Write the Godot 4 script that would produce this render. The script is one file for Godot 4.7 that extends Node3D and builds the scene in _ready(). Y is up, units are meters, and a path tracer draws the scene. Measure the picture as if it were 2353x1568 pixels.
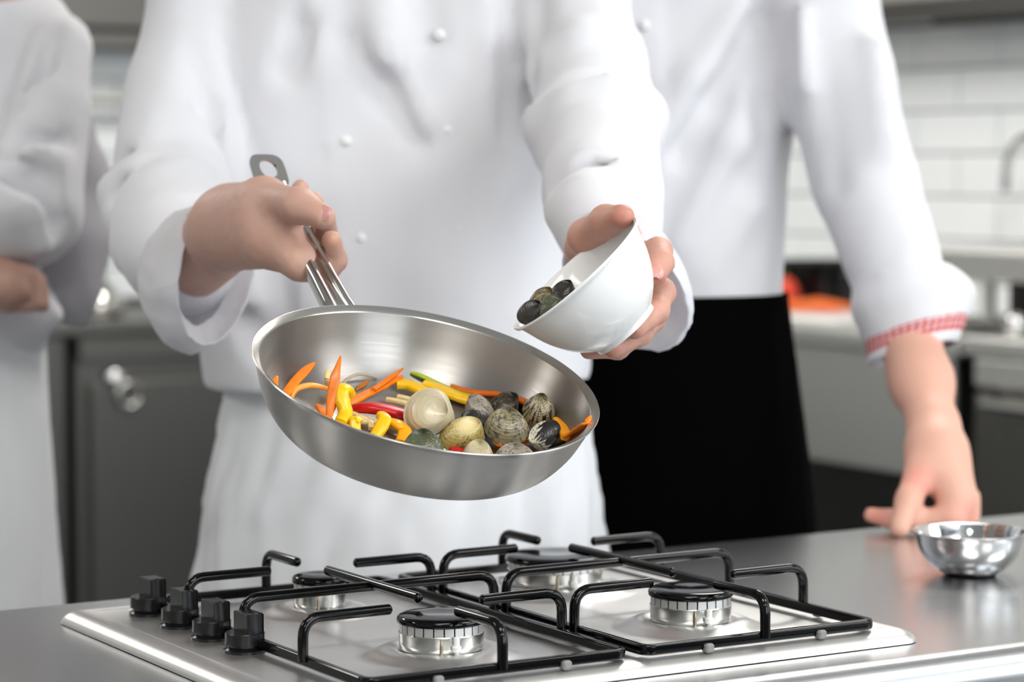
extends Node3D
# A cooking demonstration: a cook tips clams from a bowl into a pan above a gas hob, two more cooks stand by.
# Metres, y up. The worktop and the room share one direction, turned by YAW about y:
# local x of that frame runs along the front of the hob, local z runs towards the lens.

const YAW := 0.541
const COUNTER_Y := 0.9

var M := {}
var noise := FastNoiseLite.new()


func _ready() -> void:
	var cam := Camera3D.new()
	cam.name = "camera"
	add_child(cam)
	cam.position = Vector3(0, 1.2926, 0)
	cam.rotation_degrees = Vector3(-4.0, 0, 0)
	cam.fov = 15.396
	cam.near = 0.05
	cam.far = 60.0
	var lens := CameraAttributesPhysical.new()
	lens.frustum_focal_length = 88.78
	lens.frustum_focus_distance = 2.0
	lens.exposure_aperture = 5.0
	lens.frustum_near = 0.05
	lens.frustum_far = 60.0
	cam.attributes = lens
	cam.fov = 15.396

	var env := Environment.new()
	env.background_mode = Environment.BG_COLOR
	env.background_color = Color(0.80, 0.87, 0.95)
	env.background_energy_multiplier = 1.0
	env.tonemap_mode = Environment.TONE_MAPPER_LINEAR
	env.tonemap_exposure = 0.84
	env.sdfgi_enabled = true
	env.ssao_enabled = true
	env.ssil_enabled = true
	var we := WorldEnvironment.new()
	we.name = "world_environment"
	we.environment = env
	add_child(we)

	make_materials()
	# the lights: two tall windows in the walls behind and beside the lens and rows of panels in the ceiling
	make_window("window_1", room(0.9, 4.10, 1.75), YAW, 2.6, 1.6, 2.6)
	make_window("window_2", room(2.59, 1.7, 1.75), YAW - PI / 2, 2.6, 1.6, 4.5)
	for spot in [
		[-5.0, 0.4, "white light panel in the ceiling by the rear wall, far from the side table"], [-5.0, 2.7, "white light panel in the ceiling by the corner of the two tiled walls"],
		[-3.0, 2.8, "white light panel in the ceiling over the cook in the black apron"], [-3.0, -1.6, "white light panel in the ceiling over the cook with folded arms"],
		[-0.4, 0.3, "white light panel in the ceiling in front of the gas hob"], [-0.4, 2.7, "white light panel in the ceiling over the free end of the worktop"],
		[1.5, -1.4, "white light panel in the ceiling behind the lens, far from the windows"], [1.5, 1.4, "white light panel in the ceiling behind the lens, between the windows"],
	]:
		ceiling_lamp(spot[0], spot[1], 3.4, spot[2])
	build_room()
	build_worktop()
	build_hob()
	build_back_kitchen()
	build_pan()
	build_people()
	build_food()
	build_bowls()


# ---------------------------------------------------------------- helpers
func room(u: float, v: float, y: float) -> Vector3:
	return Vector3(sin(YAW) * u + cos(YAW) * v, y, cos(YAW) * u - sin(YAW) * v)


func numbered(called: String) -> String:
	if not has_node(called):
		return called
	var k := 1
	while has_node("%s_%03d" % [called, k]):
		k += 1
	return "%s_%03d" % [called, k]


func tag(o: Node3D, label: String, category: String, group := "") -> Node3D:
	o.set_meta("label", label)
	o.set_meta("category", category)
	if group:
		o.set_meta("group", group)
	return o


func thing(called: String, label: String, category: String, at := Vector3.ZERO, turn := 0.0, group := "") -> Node3D:
	var o := Node3D.new()
	o.name = numbered(called)
	add_child(o)
	o.position = at
	o.rotation.y = turn
	tag(o, label, category, group)
	return o


func put(called: String, mesh: Mesh, material: Material, parent: Node3D, at := Vector3.ZERO) -> MeshInstance3D:
	var o := MeshInstance3D.new()
	o.mesh = mesh
	o.material_override = null
	for s in mesh.get_surface_count():
		o.set_surface_override_material(s, material)
	o.position = at
	o.name = called if parent != self else numbered(called)
	if parent != self:
		var k := 1
		while parent.has_node(NodePath(o.name)):
			o.name = "%s_%03d" % [called, k]
			k += 1
	parent.add_child(o, true)
	return o


func struct(called: String, mesh: Mesh, material: Material, at: Vector3, turn := YAW) -> MeshInstance3D:
	var o := put(called, mesh, material, self, at)
	o.rotation.y = turn
	o.set_meta("kind", "structure")
	return o


# collects triangles (wound counter-clockwise seen from outside) and makes one mesh with normals smoothed below an angle
class Shape:
	var v := PackedVector3Array()
	var uv := PackedVector2Array()
	var col := PackedColorArray()
	var f := PackedInt32Array()
	var tint := Color.WHITE
	var tinted := false

	func pt(p: Vector3, t := Vector2.ZERO) -> int:
		v.append(p)
		uv.append(t)
		col.append(tint)
		return v.size() - 1

	func tri(a: int, b: int, c: int) -> void:
		f.append(a)
		f.append(b)
		f.append(c)

	func quad(a: int, b: int, c: int, d: int) -> void:
		tri(a, b, c)
		tri(a, c, d)

	func grid(rows: Array, closed: bool, flip := false) -> void:
		# rows of equally many points; closed joins the end of each row to its start
		var n: int = rows[0].size()
		var first := v.size()
		var cols := n + 1 if closed else n
		for i in rows.size():
			for j in cols:
				pt(rows[i][j % n], Vector2(float(j) / (cols - 1), float(i) / maxf(1, rows.size() - 1)))
		for i in rows.size() - 1:
			for j in cols - 1:
				var a := first + i * cols + j
				if flip:
					quad(a, a + cols, a + cols + 1, a + 1)
				else:
					quad(a, a + 1, a + cols + 1, a + cols)

	func fan(row: Array, flip := false) -> void:
		var mid := Vector3.ZERO
		for p in row:
			mid += p
		mid /= row.size()
		var c := pt(mid, Vector2(0.5, 0.5))
		var first := v.size()
		for i in row.size():
			pt(row[i], Vector2(0.5 + 0.5 * cos(TAU * i / row.size()), 0.5 + 0.5 * sin(TAU * i / row.size())))
		for i in row.size():
			var a := first + i
			var b := first + (i + 1) % row.size()
			if flip:
				tri(c, b, a)
			else:
				tri(c, a, b)

	func lathe(profile: Array, seg := 48, close := false) -> void:
		# profile of Vector2(radius, height), listed upwards along the outside
		var rows := []
		for p in profile:
			var row := []
			for j in seg:
				var t := TAU * j / seg
				row.append(Vector3(p.x * cos(t), p.y, -p.x * sin(t)))
			rows.append(row)
		grid(rows, true)
		if close:
			fan(rows[0], true)
			fan(rows[-1])

	func tube(path: Array, radii, seg := 12, caps := true) -> void:
		# a round bar along a path; radii is one number or one for each point
		var rows := []
		var side := Vector3.ZERO
		for i in path.size():
			var dir: Vector3 = (path[mini(i + 1, path.size() - 1)] - path[maxi(i - 1, 0)]).normalized()
			if i == 0:
				side = dir.cross(Vector3.UP if absf(dir.y) < 0.9 else Vector3.RIGHT).normalized()
			else:
				side = (side - dir * side.dot(dir)).normalized()
			var up := side.cross(dir)
			var r: float = radii if (radii is float or radii is int) else radii[i]
			var row := []
			for j in seg:
				var t := TAU * j / seg
				row.append(path[i] + (side * cos(t) + up * sin(t)) * r)
			rows.append(row)
		grid(rows, true, true)
		if caps:
			fan(rows[0])
			fan(rows[-1], true)

	func box(size: Vector3, at := Vector3.ZERO, b := 0.002, basis := Basis()) -> void:
		# a box with chamfered edges
		var h := size * 0.5
		b = minf(b, minf(h.x, minf(h.y, h.z)) * 0.9)
		var id := {}
		for sx in [-1, 1]:
			for sy in [-1, 1]:
				for sz in [-1, 1]:
					for ax in 3:
						var p := Vector3(sx * (h.x - (0.0 if ax == 0 else b)), sy * (h.y - (0.0 if ax == 1 else b)), sz * (h.z - (0.0 if ax == 2 else b)))
						id[[sx, sy, sz, ax]] = p
		var face := func(pts: Array) -> void:
			var m := Vector3.ZERO
			for p in pts:
				m += p
			m /= pts.size()
			var n: Vector3 = (pts[1] - pts[0]).cross(pts[2] - pts[0])
			if n.dot(m) < 0:
				pts.reverse()
			var k := []
			for p in pts:
				var q: Vector3 = p
				var t := Vector2(q.x, q.z) if absf(n.y) > absf(n.x) and absf(n.y) > absf(n.z) else Vector2(q.z, q.y) if absf(n.x) > absf(n.z) else Vector2(q.x, q.y)
				k.append(pt(at + basis * q, t))
			for i in range(1, k.size() - 1):
				tri(k[0], k[i], k[i + 1])
		for s in [-1, 1]:
			face.call([id[[s, -1, -1, 0]], id[[s, 1, -1, 0]], id[[s, 1, 1, 0]], id[[s, -1, 1, 0]]])
			face.call([id[[-1, s, -1, 1]], id[[1, s, -1, 1]], id[[1, s, 1, 1]], id[[-1, s, 1, 1]]])
			face.call([id[[-1, -1, s, 2]], id[[1, -1, s, 2]], id[[1, 1, s, 2]], id[[-1, 1, s, 2]]])
			for t in [-1, 1]:
				face.call([id[[s, t, -1, 0]], id[[s, t, 1, 0]], id[[s, t, 1, 1]], id[[s, t, -1, 1]]])
				face.call([id[[s, -1, t, 0]], id[[s, 1, t, 0]], id[[s, 1, t, 2]], id[[s, -1, t, 2]]])
				face.call([id[[-1, s, t, 1]], id[[1, s, t, 1]], id[[1, s, t, 2]], id[[-1, s, t, 2]]])
				for w in [-1, 1]:
					face.call([id[[s, t, w, 0]], id[[s, t, w, 1]], id[[s, t, w, 2]]])

	func mesh(angle := 40.0) -> ArrayMesh:
		var nf := f.size() / 3
		var fn := PackedVector3Array()
		fn.resize(nf)
		var key := {}
		var same := PackedInt32Array()
		same.resize(v.size())
		for i in v.size():
			var k := Vector3i((v[i] * 50000.0).round())
			if key.has(k):
				same[i] = key[k]
			else:
				key[k] = i
				same[i] = i
		var around := {}
		for i in nf:
			var a := v[f[3 * i]]
			fn[i] = (v[f[3 * i + 1]] - a).cross(v[f[3 * i + 2]] - a)
			for c in 3:
				var s := same[f[3 * i + c]]
				if around.has(s):
					around[s].append(i)
				else:
					around[s] = PackedInt32Array([i])
		var lim := cos(deg_to_rad(angle))
		var vo := PackedVector3Array()
		var no := PackedVector3Array()
		var uo := PackedVector2Array()
		var co := PackedColorArray()
		vo.resize(nf * 3)
		no.resize(nf * 3)
		uo.resize(nf * 3)
		co.resize(nf * 3)
		for i in nf:
			var me := fn[i].normalized()
			for c in 3:
				var s := f[3 * i + c]
				var n := Vector3.ZERO
				for j in around[same[s]]:
					if fn[j].normalized().dot(me) >= lim:
						n += fn[j]
				var at := 3 * i + 2 - c
				vo[at] = v[s]
				no[at] = n.normalized() if n.length_squared() > 0 else Vector3.UP
				uo[at] = uv[s]
				co[at] = col[s]
		return pack(vo, no, uo, co, PackedInt32Array())

	func smooth() -> ArrayMesh:
		# every normal smoothed; quick, for large shapes
		var no := PackedVector3Array()
		no.resize(v.size())
		var fo := PackedInt32Array()
		fo.resize(f.size())
		for i in range(0, f.size(), 3):
			var a := v[f[i]]
			var n := (v[f[i + 1]] - a).cross(v[f[i + 2]] - a)
			for c in 3:
				no[f[i + c]] += n
				fo[i + c] = f[i + 2 - c]
		for i in no.size():
			no[i] = no[i].normalized()
		return pack(v, no, uv, col, fo)

	func pack(vo, no, uo, co, fo) -> ArrayMesh:
		var a := []
		a.resize(Mesh.ARRAY_MAX)
		a[Mesh.ARRAY_VERTEX] = vo
		a[Mesh.ARRAY_NORMAL] = no
		a[Mesh.ARRAY_TEX_UV] = uo
		if tinted:
			a[Mesh.ARRAY_COLOR] = co
		if fo.size():
			a[Mesh.ARRAY_INDEX] = fo
		var m := ArrayMesh.new()
		m.add_surface_from_arrays(Mesh.PRIMITIVE_TRIANGLES, a)
		return m


func box_mesh(size: Vector3, bevel := 0.002) -> ArrayMesh:
	var s := Shape.new()
	s.box(size, Vector3.ZERO, bevel)
	return s.mesh(5.0)


func curve(points: Array, n: int) -> Array:
	# a smooth line through the points, n points long
	var out := []
	for k in n:
		var t := float(k) / (n - 1) * (points.size() - 1)
		var i := mini(int(t), points.size() - 2)
		var w := t - i
		var a: Vector3 = points[maxi(i - 1, 0)]
		var b: Vector3 = points[i]
		var c: Vector3 = points[i + 1]
		var d: Vector3 = points[mini(i + 2, points.size() - 1)]
		out.append(b.cubic_interpolate(c, a, d, w))
	return out


func bent(points: Array, r: float, steps := 6) -> Array:
	# a line with its corners rounded to the radius r
	var out := [points[0]]
	for i in range(1, points.size() - 1):
		var p: Vector3 = points[i]
		var a: Vector3 = (points[i - 1] - p).normalized()
		var b: Vector3 = (points[i + 1] - p).normalized()
		for k in steps + 1:
			var t := float(k) / steps
			out.append((p + a * r).lerp(p, t).lerp(p.lerp(p + b * r, t), t))
	out.append(points[-1])
	return out


# ---------------------------------------------------------------- flesh and cloth: rounded bones blended on a grid, meshed as surface nets
class Field:
	var a := PackedVector3Array()
	var ba := PackedVector3Array()
	var inv := PackedFloat32Array()
	var ra := PackedFloat32Array()
	var rb := PackedFloat32Array()
	var k := PackedFloat32Array()
	var flat := PackedVector3Array()
	var sq := PackedFloat32Array()
	var cut := PackedByteArray()
	var planes: Array[Plane] = []      # what lies over a plane is cut away
	var steps: Array = []              # overlapping layers of cloth: [plane, thickness, plane that limits it]
	var rough: FastNoiseLite
	var rough_amp := 0.0
	var rough_scale := Vector3.ONE
	var tints: Array = []              # [centre, radius, colour]: blotches of skin
	var base_tint := Color.WHITE

	func bone(p: Vector3, q: Vector3, r: float, s: float, blend := 0.01, squash := Vector3.ZERO, by := 1.0, dig := false) -> void:
		a.append(p)
		ba.append(q - p)
		inv.append(1.0 / maxf((q - p).length_squared(), 1e-9))
		ra.append(r)
		rb.append(s)
		k.append(blend)
		flat.append(squash.normalized() if squash != Vector3.ZERO else squash)
		sq.append(by - 1.0)
		cut.append(1 if dig else 0)

	func chain(pts: Array, radii: Array, blend := 0.01, dig := false) -> void:
		for i in pts.size() - 1:
			bone(pts[i], pts[i + 1], radii[i], radii[i + 1], blend, Vector3.ZERO, 1.0, dig)

	func one(i: int, p: Vector3) -> float:
		var pa := p - a[i]
		if sq[i] != 0.0:
			var n := flat[i]
			pa += n * (n.dot(pa) * sq[i])
		var h := clampf(pa.dot(ba[i]) * inv[i], 0.0, 1.0)
		return (pa - ba[i] * h).length() - ra[i] - (rb[i] - ra[i]) * h

	func value(p: Vector3, ids: PackedInt32Array) -> float:
		var d := 10.0
		for i in ids:
			var e := one(i, p)
			var kk := k[i]
			if cut[i]:
				var h := maxf(kk - absf(d + e), 0.0) / kk
				d = maxf(d, -e) + h * h * kk * 0.25
			else:
				var h := maxf(kk - absf(d - e), 0.0) / kk
				d = minf(d, e) - h * h * kk * 0.25
		for s in steps:
			if (s[0] as Plane).distance_to(p) > 0.0 and (s[2] as Plane).distance_to(p) > 0.0:
				d -= s[1]
		if rough_amp > 0.0:
			d -= rough_amp * rough.get_noise_3dv(p * rough_scale)
		for pl in planes:
			d = maxf(d, pl.distance_to(p))
		return d

	func bounds() -> AABB:
		var box := AABB()
		var any := false
		for i in a.size():
			if cut[i]:
				continue
			for e in [[a[i], ra[i]], [a[i] + ba[i], rb[i]]]:
				var r: float = e[1] + 0.012
				var b := AABB(e[0] - Vector3.ONE * r, Vector3.ONE * 2.0 * r)
				box = box.merge(b) if any else b
				any = true
		return box

	func add_to(s: Shape, cell: float) -> void:
		var box := bounds()
		const B := 6
		var n := Vector3i((box.size / cell).ceil()) + Vector3i.ONE * 2
		n = Vector3i(ceili(float(n.x) / B) * B, ceili(float(n.y) / B) * B, ceili(float(n.z) / B) * B)
		var o := box.position
		var nx := n.x + 1
		var ny := n.y + 1
		var nz := n.z + 1
		var val := PackedFloat32Array()
		val.resize(nx * ny * nz)
		val.fill(1e9)
		var sx := 1
		var sy := nx
		var sz := nx * ny
		var live: Array[Vector3i] = []
		var reach := B * cell * 0.87
		for bz in range(0, n.z, B):
			for by in range(0, n.y, B):
				for bx in range(0, n.x, B):
					var mid := o + Vector3(bx + B * 0.5, by + B * 0.5, bz + B * 0.5) * cell
					var ids := PackedInt32Array()
					var near := 10.0
					for i in a.size():
						var e := one(i, mid)
						var scale := 1.0 + maxf(sq[i], 0.0)
						if e < (reach + k[i] + 0.02) * scale:
							ids.append(i)
							if not cut[i]:
								near = minf(near, e / scale if e > 0 else e)
					if ids.is_empty() or near > reach + 0.02 :
						continue
					var filled := near < -(reach * 2.5 + 0.05)
					if filled:
						var whole := value(mid, ids)
						filled = whole < -(reach * 2.2 + 0.03)
					if not filled:
						live.append(Vector3i(bx, by, bz))
					for z in range(bz, bz + B + 1):
						for y in range(by, by + B + 1):
							var row := z * sz + y * sy
							for x in range(bx, bx + B + 1):
								if val[row + x] > 1e8:
									val[row + x] = -1.0 if filled else value(o + Vector3(x, y, z) * cell, ids)
		var at := {}
		for b in live:
			for z in range(b.z, b.z + B):
				for y in range(b.y, b.y + B):
					for x in range(b.x, b.x + B):
						var i := z * sz + y * sy + x
						var v0 := val[i]
						var v1 := val[i + 1]
						var v2 := val[i + sy]
						var v3 := val[i + sy + 1]
						var v4 := val[i + sz]
						var v5 := val[i + sz + 1]
						var v6 := val[i + sz + sy]
						var v7 := val[i + sz + sy + 1]
						var m := int(v0 < 0) + int(v1 < 0) + int(v2 < 0) + int(v3 < 0) + int(v4 < 0) + int(v5 < 0) + int(v6 < 0) + int(v7 < 0)
						if m == 0 or m == 8:
							continue
						var sum := Vector3.ZERO
						var c := 0
						if (v0 < 0) != (v1 < 0): sum += Vector3(v0 / (v0 - v1), 0, 0); c += 1
						if (v2 < 0) != (v3 < 0): sum += Vector3(v2 / (v2 - v3), 1, 0); c += 1
						if (v4 < 0) != (v5 < 0): sum += Vector3(v4 / (v4 - v5), 0, 1); c += 1
						if (v6 < 0) != (v7 < 0): sum += Vector3(v6 / (v6 - v7), 1, 1); c += 1
						if (v0 < 0) != (v2 < 0): sum += Vector3(0, v0 / (v0 - v2), 0); c += 1
						if (v1 < 0) != (v3 < 0): sum += Vector3(1, v1 / (v1 - v3), 0); c += 1
						if (v4 < 0) != (v6 < 0): sum += Vector3(0, v4 / (v4 - v6), 1); c += 1
						if (v5 < 0) != (v7 < 0): sum += Vector3(1, v5 / (v5 - v7), 1); c += 1
						if (v0 < 0) != (v4 < 0): sum += Vector3(0, 0, v0 / (v0 - v4)); c += 1
						if (v1 < 0) != (v5 < 0): sum += Vector3(1, 0, v1 / (v1 - v5)); c += 1
						if (v2 < 0) != (v6 < 0): sum += Vector3(0, 1, v2 / (v2 - v6)); c += 1
						if (v3 < 0) != (v7 < 0): sum += Vector3(1, 1, v3 / (v3 - v7)); c += 1
						var p := o + (Vector3(x, y, z) + sum / c) * cell
						if tints.size():
							var t := base_tint
							for q in tints:
								var w := clampf(1.0 - p.distance_to(q[0]) / q[1], 0.0, 1.0)
								t = t.lerp(q[2], w * w * (3.0 - 2.0 * w))
							s.tint = t
						at[i] = s.pt(p, Vector2(p.x, p.y))
		for i in at:
			var inside := val[i] < 0
			var here: int = at[i]
			for e in [[sx, sy, sz], [sy, sz, sx], [sz, sx, sy]]:
				if (val[i + e[0]] < 0) == inside:
					continue
				var b: int = at.get(i - e[1], -1)
				var c2: int = at.get(i - e[1] - e[2], -1)
				var d: int = at.get(i - e[2], -1)
				if b < 0 or c2 < 0 or d < 0:
					continue
				if inside:
					s.quad(here, b, c2, d)
				else:
					s.quad(here, d, c2, b)


# ---------------------------------------------------------------- materials
func plain_mat(called: String, c: Color, rough: float, metal := 0.0) -> StandardMaterial3D:
	var m := StandardMaterial3D.new()
	m.resource_name = called
	m.albedo_color = c
	m.roughness = rough
	m.metallic = metal
	m.cull_mode = BaseMaterial3D.CULL_DISABLED
	M[called] = m
	return m


func streak_image(w: int, h: int, lo: float, hi: float, seed_at: int) -> ImageTexture:
	# fine scratches along the width of the picture
	var rng := RandomNumberGenerator.new()
	rng.seed = seed_at
	var im := Image.create(w, h, false, Image.FORMAT_RGB8)
	var n := FastNoiseLite.new()
	n.seed = seed_at
	n.frequency = 0.02
	for y in h:
		var line := rng.randf()
		for x in w:
			var t := clampf(0.55 * line + 0.45 * (n.get_noise_2d(x * 0.8, y * 40.0) * 0.7 + 0.5), 0.0, 1.0)
			var g := lerpf(lo, hi, t)
			im.set_pixel(x, y, Color(g, g, g))
	return ImageTexture.create_from_image(im)


func cloth_noise(freq: float, seed_at: int) -> NoiseTexture2D:
	var n := FastNoiseLite.new()
	n.seed = seed_at
	n.frequency = freq
	n.fractal_octaves = 4
	var t := NoiseTexture2D.new()
	t.width = 512
	t.height = 512
	t.seamless = true
	t.noise = n
	return t


func gingham_image() -> ImageTexture:
	var im := Image.create(16, 16, false, Image.FORMAT_RGB8)
	for y in 16:
		for x in 16:
			var k := int(x < 8) + int(y < 8)
			im.set_pixel(x, y, [Color(0.92, 0.86, 0.87), Color(0.84, 0.46, 0.46), Color(0.76, 0.22, 0.22)][k])
	return ImageTexture.create_from_image(im)


func make_materials() -> void:
	noise.seed = 4
	noise.frequency = 1.0
	plain_mat("wall_paint", Color(0.90, 0.90, 0.89), 0.8)
	plain_mat("ceiling_paint", Color(0.94, 0.94, 0.93), 0.9)
	var floor_m := plain_mat("floor_vinyl", Color(0.20, 0.235, 0.26), 0.45)
	floor_m.roughness = 0.5
	var tile := plain_mat("tile_glaze", Color(0.93, 0.945, 0.95), 0.12)
	tile.metallic_specular = 0.5
	plain_mat("grout", Color(0.47, 0.50, 0.51), 0.9)
	plain_mat("steel_dark", Color(0.46, 0.455, 0.44), 0.40, 1.0)
	plain_mat("steel_sheet", Color(0.80, 0.80, 0.785), 0.5, 1.0)
	plain_mat("steel_polished", Color(0.80, 0.79, 0.77), 0.07, 1.0)
	plain_mat("chrome", Color(0.86, 0.86, 0.86), 0.06, 1.0)
	plain_mat("black_rubber", Color(0.03, 0.03, 0.03), 0.6)
	var tex := streak_image(512, 512, 0.84, 1.0, 7)
	var plate := plain_mat("hob_steel", Color(0.85, 0.845, 0.835), 0.36, 1.0)
	plate.roughness_texture = tex
	plate.roughness_texture_channel = BaseMaterial3D.TEXTURE_CHANNEL_RED
	plate.roughness = 0.39
	plate.anisotropy_enabled = true
	plate.anisotropy = -0.58
	plate.uv1_scale = Vector3(2.0, 5.0, 1)
	var top := plain_mat("worktop_steel", Color(0.75, 0.755, 0.76), 0.3, 1.0)
	top.roughness_texture = tex
	top.roughness_texture_channel = BaseMaterial3D.TEXTURE_CHANNEL_RED
	top.roughness = 0.27
	top.anisotropy_enabled = true
	top.anisotropy = -0.3
	top.uv1_scale = Vector3(1.2, 2.5, 1)
	var pan := plain_mat("pan_steel", Color(0.68, 0.67, 0.655), 0.30, 1.0)
	pan.roughness_texture = streak_image(1024, 256, 0.75, 1.15, 11)
	pan.roughness_texture_channel = BaseMaterial3D.TEXTURE_CHANNEL_RED
	pan.roughness = 0.42
	pan.anisotropy_enabled = true
	pan.anisotropy = -0.9
	pan.uv1_scale = Vector3(1, 1, 1)
	var rim := plain_mat("pan_rim_steel", Color(0.76, 0.75, 0.73), 0.22, 1.0)
	rim.metallic_specular = 0.5
	var enamel := plain_mat("black_enamel", Color(0.022, 0.022, 0.024), 0.11)
	enamel.metallic_specular = 0.38
	var knob_m := plain_mat("knob_plastic", Color(0.075, 0.078, 0.083), 0.26)
	knob_m.metallic_specular = 0.45
	plain_mat("foot_rubber", Color(0.50, 0.50, 0.49), 0.6)
	plain_mat("aluminium", Color(0.86, 0.86, 0.85), 0.16, 1.0)
	plain_mat("aluminium_matt", Color(0.83, 0.83, 0.82), 0.45, 1.0)
	plain_mat("ceramic", Color(0.93, 0.93, 0.92), 0.3)
	plain_mat("brass", Color(0.70, 0.66, 0.57), 0.35, 1.0)
	var cloth := plain_mat("white_cloth", Color(0.885, 0.885, 0.90), 0.9)
	cloth.rim_enabled = true
	cloth.rim = 0.25
	cloth.heightmap_enabled = false
	var thin := plain_mat("white_cuff_cloth", Color(0.905, 0.905, 0.92), 0.9)
	thin.backlight_enabled = true
	thin.backlight = Color(0.75, 0.75, 0.77)
	plain_mat("white_apron_cloth", Color(0.905, 0.91, 0.92), 0.92)
	plain_mat("grey_white_cloth", Color(0.86, 0.865, 0.875), 0.92)
	plain_mat("red_orange", Color(0.83, 0.22, 0.08), 0.3)
	plain_mat("orange_veg", Color(0.90, 0.42, 0.14), 0.45)
	plain_mat("green_stem", Color(0.25, 0.38, 0.12), 0.6)
	plain_mat("dark_wall", Color(0.50, 0.50, 0.51), 0.7)
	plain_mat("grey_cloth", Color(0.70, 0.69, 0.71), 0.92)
	var gm := plain_mat("gingham", Color.WHITE, 0.9)
	gm.albedo_texture = gingham_image()
	gm.uv1_scale = Vector3(40, 6, 1)
	plain_mat("black_cloth", Color(0.016, 0.016, 0.019), 1.0).metallic_specular = 0.12
	plain_mat("dark_trousers", Color(0.06, 0.06, 0.07), 0.95)
	plain_mat("button_white", Color(0.95, 0.95, 0.95), 0.35)
	var skin := plain_mat("skin", Color.WHITE, 0.52)
	skin.vertex_color_use_as_albedo = true
	plain_mat("nail", Color(0.80, 0.58, 0.55), 0.3)
	plain_mat("hair", Color(0.10, 0.07, 0.05), 0.7)
	plain_mat("porcelain", Color(0.93, 0.93, 0.925), 0.12)
	var shell := plain_mat("shell", Color.WHITE, 0.38)
	shell.vertex_color_use_as_albedo = true
	shell.clearcoat_enabled = true
	shell.clearcoat = 0.3
	shell.clearcoat_roughness = 0.12
	var veg := plain_mat("vegetable", Color.WHITE, 0.32)
	veg.vertex_color_use_as_albedo = true


func make_window(called: String, at: Vector3, turn: float, width: float, height: float, energy: float) -> void:
	# a frosted daylight window: frame, two sashes, glowing panes and the light they let in; local +x points out of the room
	var w := Node3D.new()
	w.name = called
	add_child(w)
	w.position = at
	w.rotation.y = turn
	w.set_meta("kind", "structure")
	var glow := StandardMaterial3D.new()
	glow.resource_name = "window_glow"
	glow.albedo_color = Color(0.9, 0.93, 0.97)
	glow.roughness = 0.6
	glow.emission_enabled = true
	glow.emission = Color(0.93, 0.97, 1.0)
	glow.emission_energy_multiplier = 2.0
	glow.cull_mode = BaseMaterial3D.CULL_DISABLED
	M["window_glow"] = glow
	for s in [-1, 1]:
		put("pane", box_mesh(Vector3(0.012, height - 0.06, width * 0.5 - 0.07)), glow, w, Vector3(0.02, 0, s * width * 0.25))
	var fr := Shape.new()
	for s in [-1, 1]:
		fr.box(Vector3(0.06, 0.06, width + 0.06), Vector3(0, s * (height * 0.5), 0))
		fr.box(Vector3(0.06, height + 0.06, 0.06), Vector3(0, 0, s * width * 0.5))
	fr.box(Vector3(0.06, height, 0.06))
	put("window_frame", fr.mesh(5.0), M.wall_paint, w)
	var l := AreaLight3D.new()
	l.name = "window_light"
	l.area_size = Vector2(width - 0.2, height - 0.06)
	l.light_color = Color(0.95, 0.975, 1.0)
	l.light_energy = energy
	l.area_normalize_energy = true
	l.shadow_enabled = true
	l.area_range = 14.0
	w.add_child(l, true)
	l.position = Vector3(-0.06, 0, 0)
	l.rotation = Vector3(0, PI / 2, 0)


func ceiling_lamp(u: float, v: float, energy: float, label: String) -> void:
	var t := thing("ceiling_light", label, "ceiling light", room(u, v, 2.80), YAW, "ceiling light panels")
	var glow: StandardMaterial3D = M.get("lamp_glow")
	if glow == null:
		glow = StandardMaterial3D.new()
		glow.resource_name = "lamp_glow"
		glow.albedo_color = Color(0.9, 0.9, 0.9)
		glow.roughness = 0.6
		glow.emission_enabled = true
		glow.emission = Color(1.0, 0.985, 0.96)
		glow.emission_energy_multiplier = 2.5
		glow.cull_mode = BaseMaterial3D.CULL_DISABLED
		M["lamp_glow"] = glow
	put("diffuser", box_mesh(Vector3(1.2, 0.01, 0.6)), glow, t, Vector3(0, -0.015, 0))
	var fr := Shape.new()
	for s in [-1, 1]:
		fr.box(Vector3(1.26, 0.035, 0.03), Vector3(0, -0.012, s * 0.315))
		fr.box(Vector3(0.03, 0.035, 0.6), Vector3(s * 0.615, -0.012, 0))
	put("frame", fr.mesh(5.0), M.aluminium_matt, t)
	var l := AreaLight3D.new()
	l.name = "panel_light"
	l.area_size = Vector2(1.2, 0.6)
	l.light_color = Color(1.0, 0.985, 0.965)
	l.light_energy = energy
	l.area_normalize_energy = true
	l.shadow_enabled = true
	l.area_range = 12.0
	t.add_child(l, true)
	l.position = Vector3(0, -0.03, 0)
	l.rotation = Vector3(-PI / 2, 0, 0)


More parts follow.
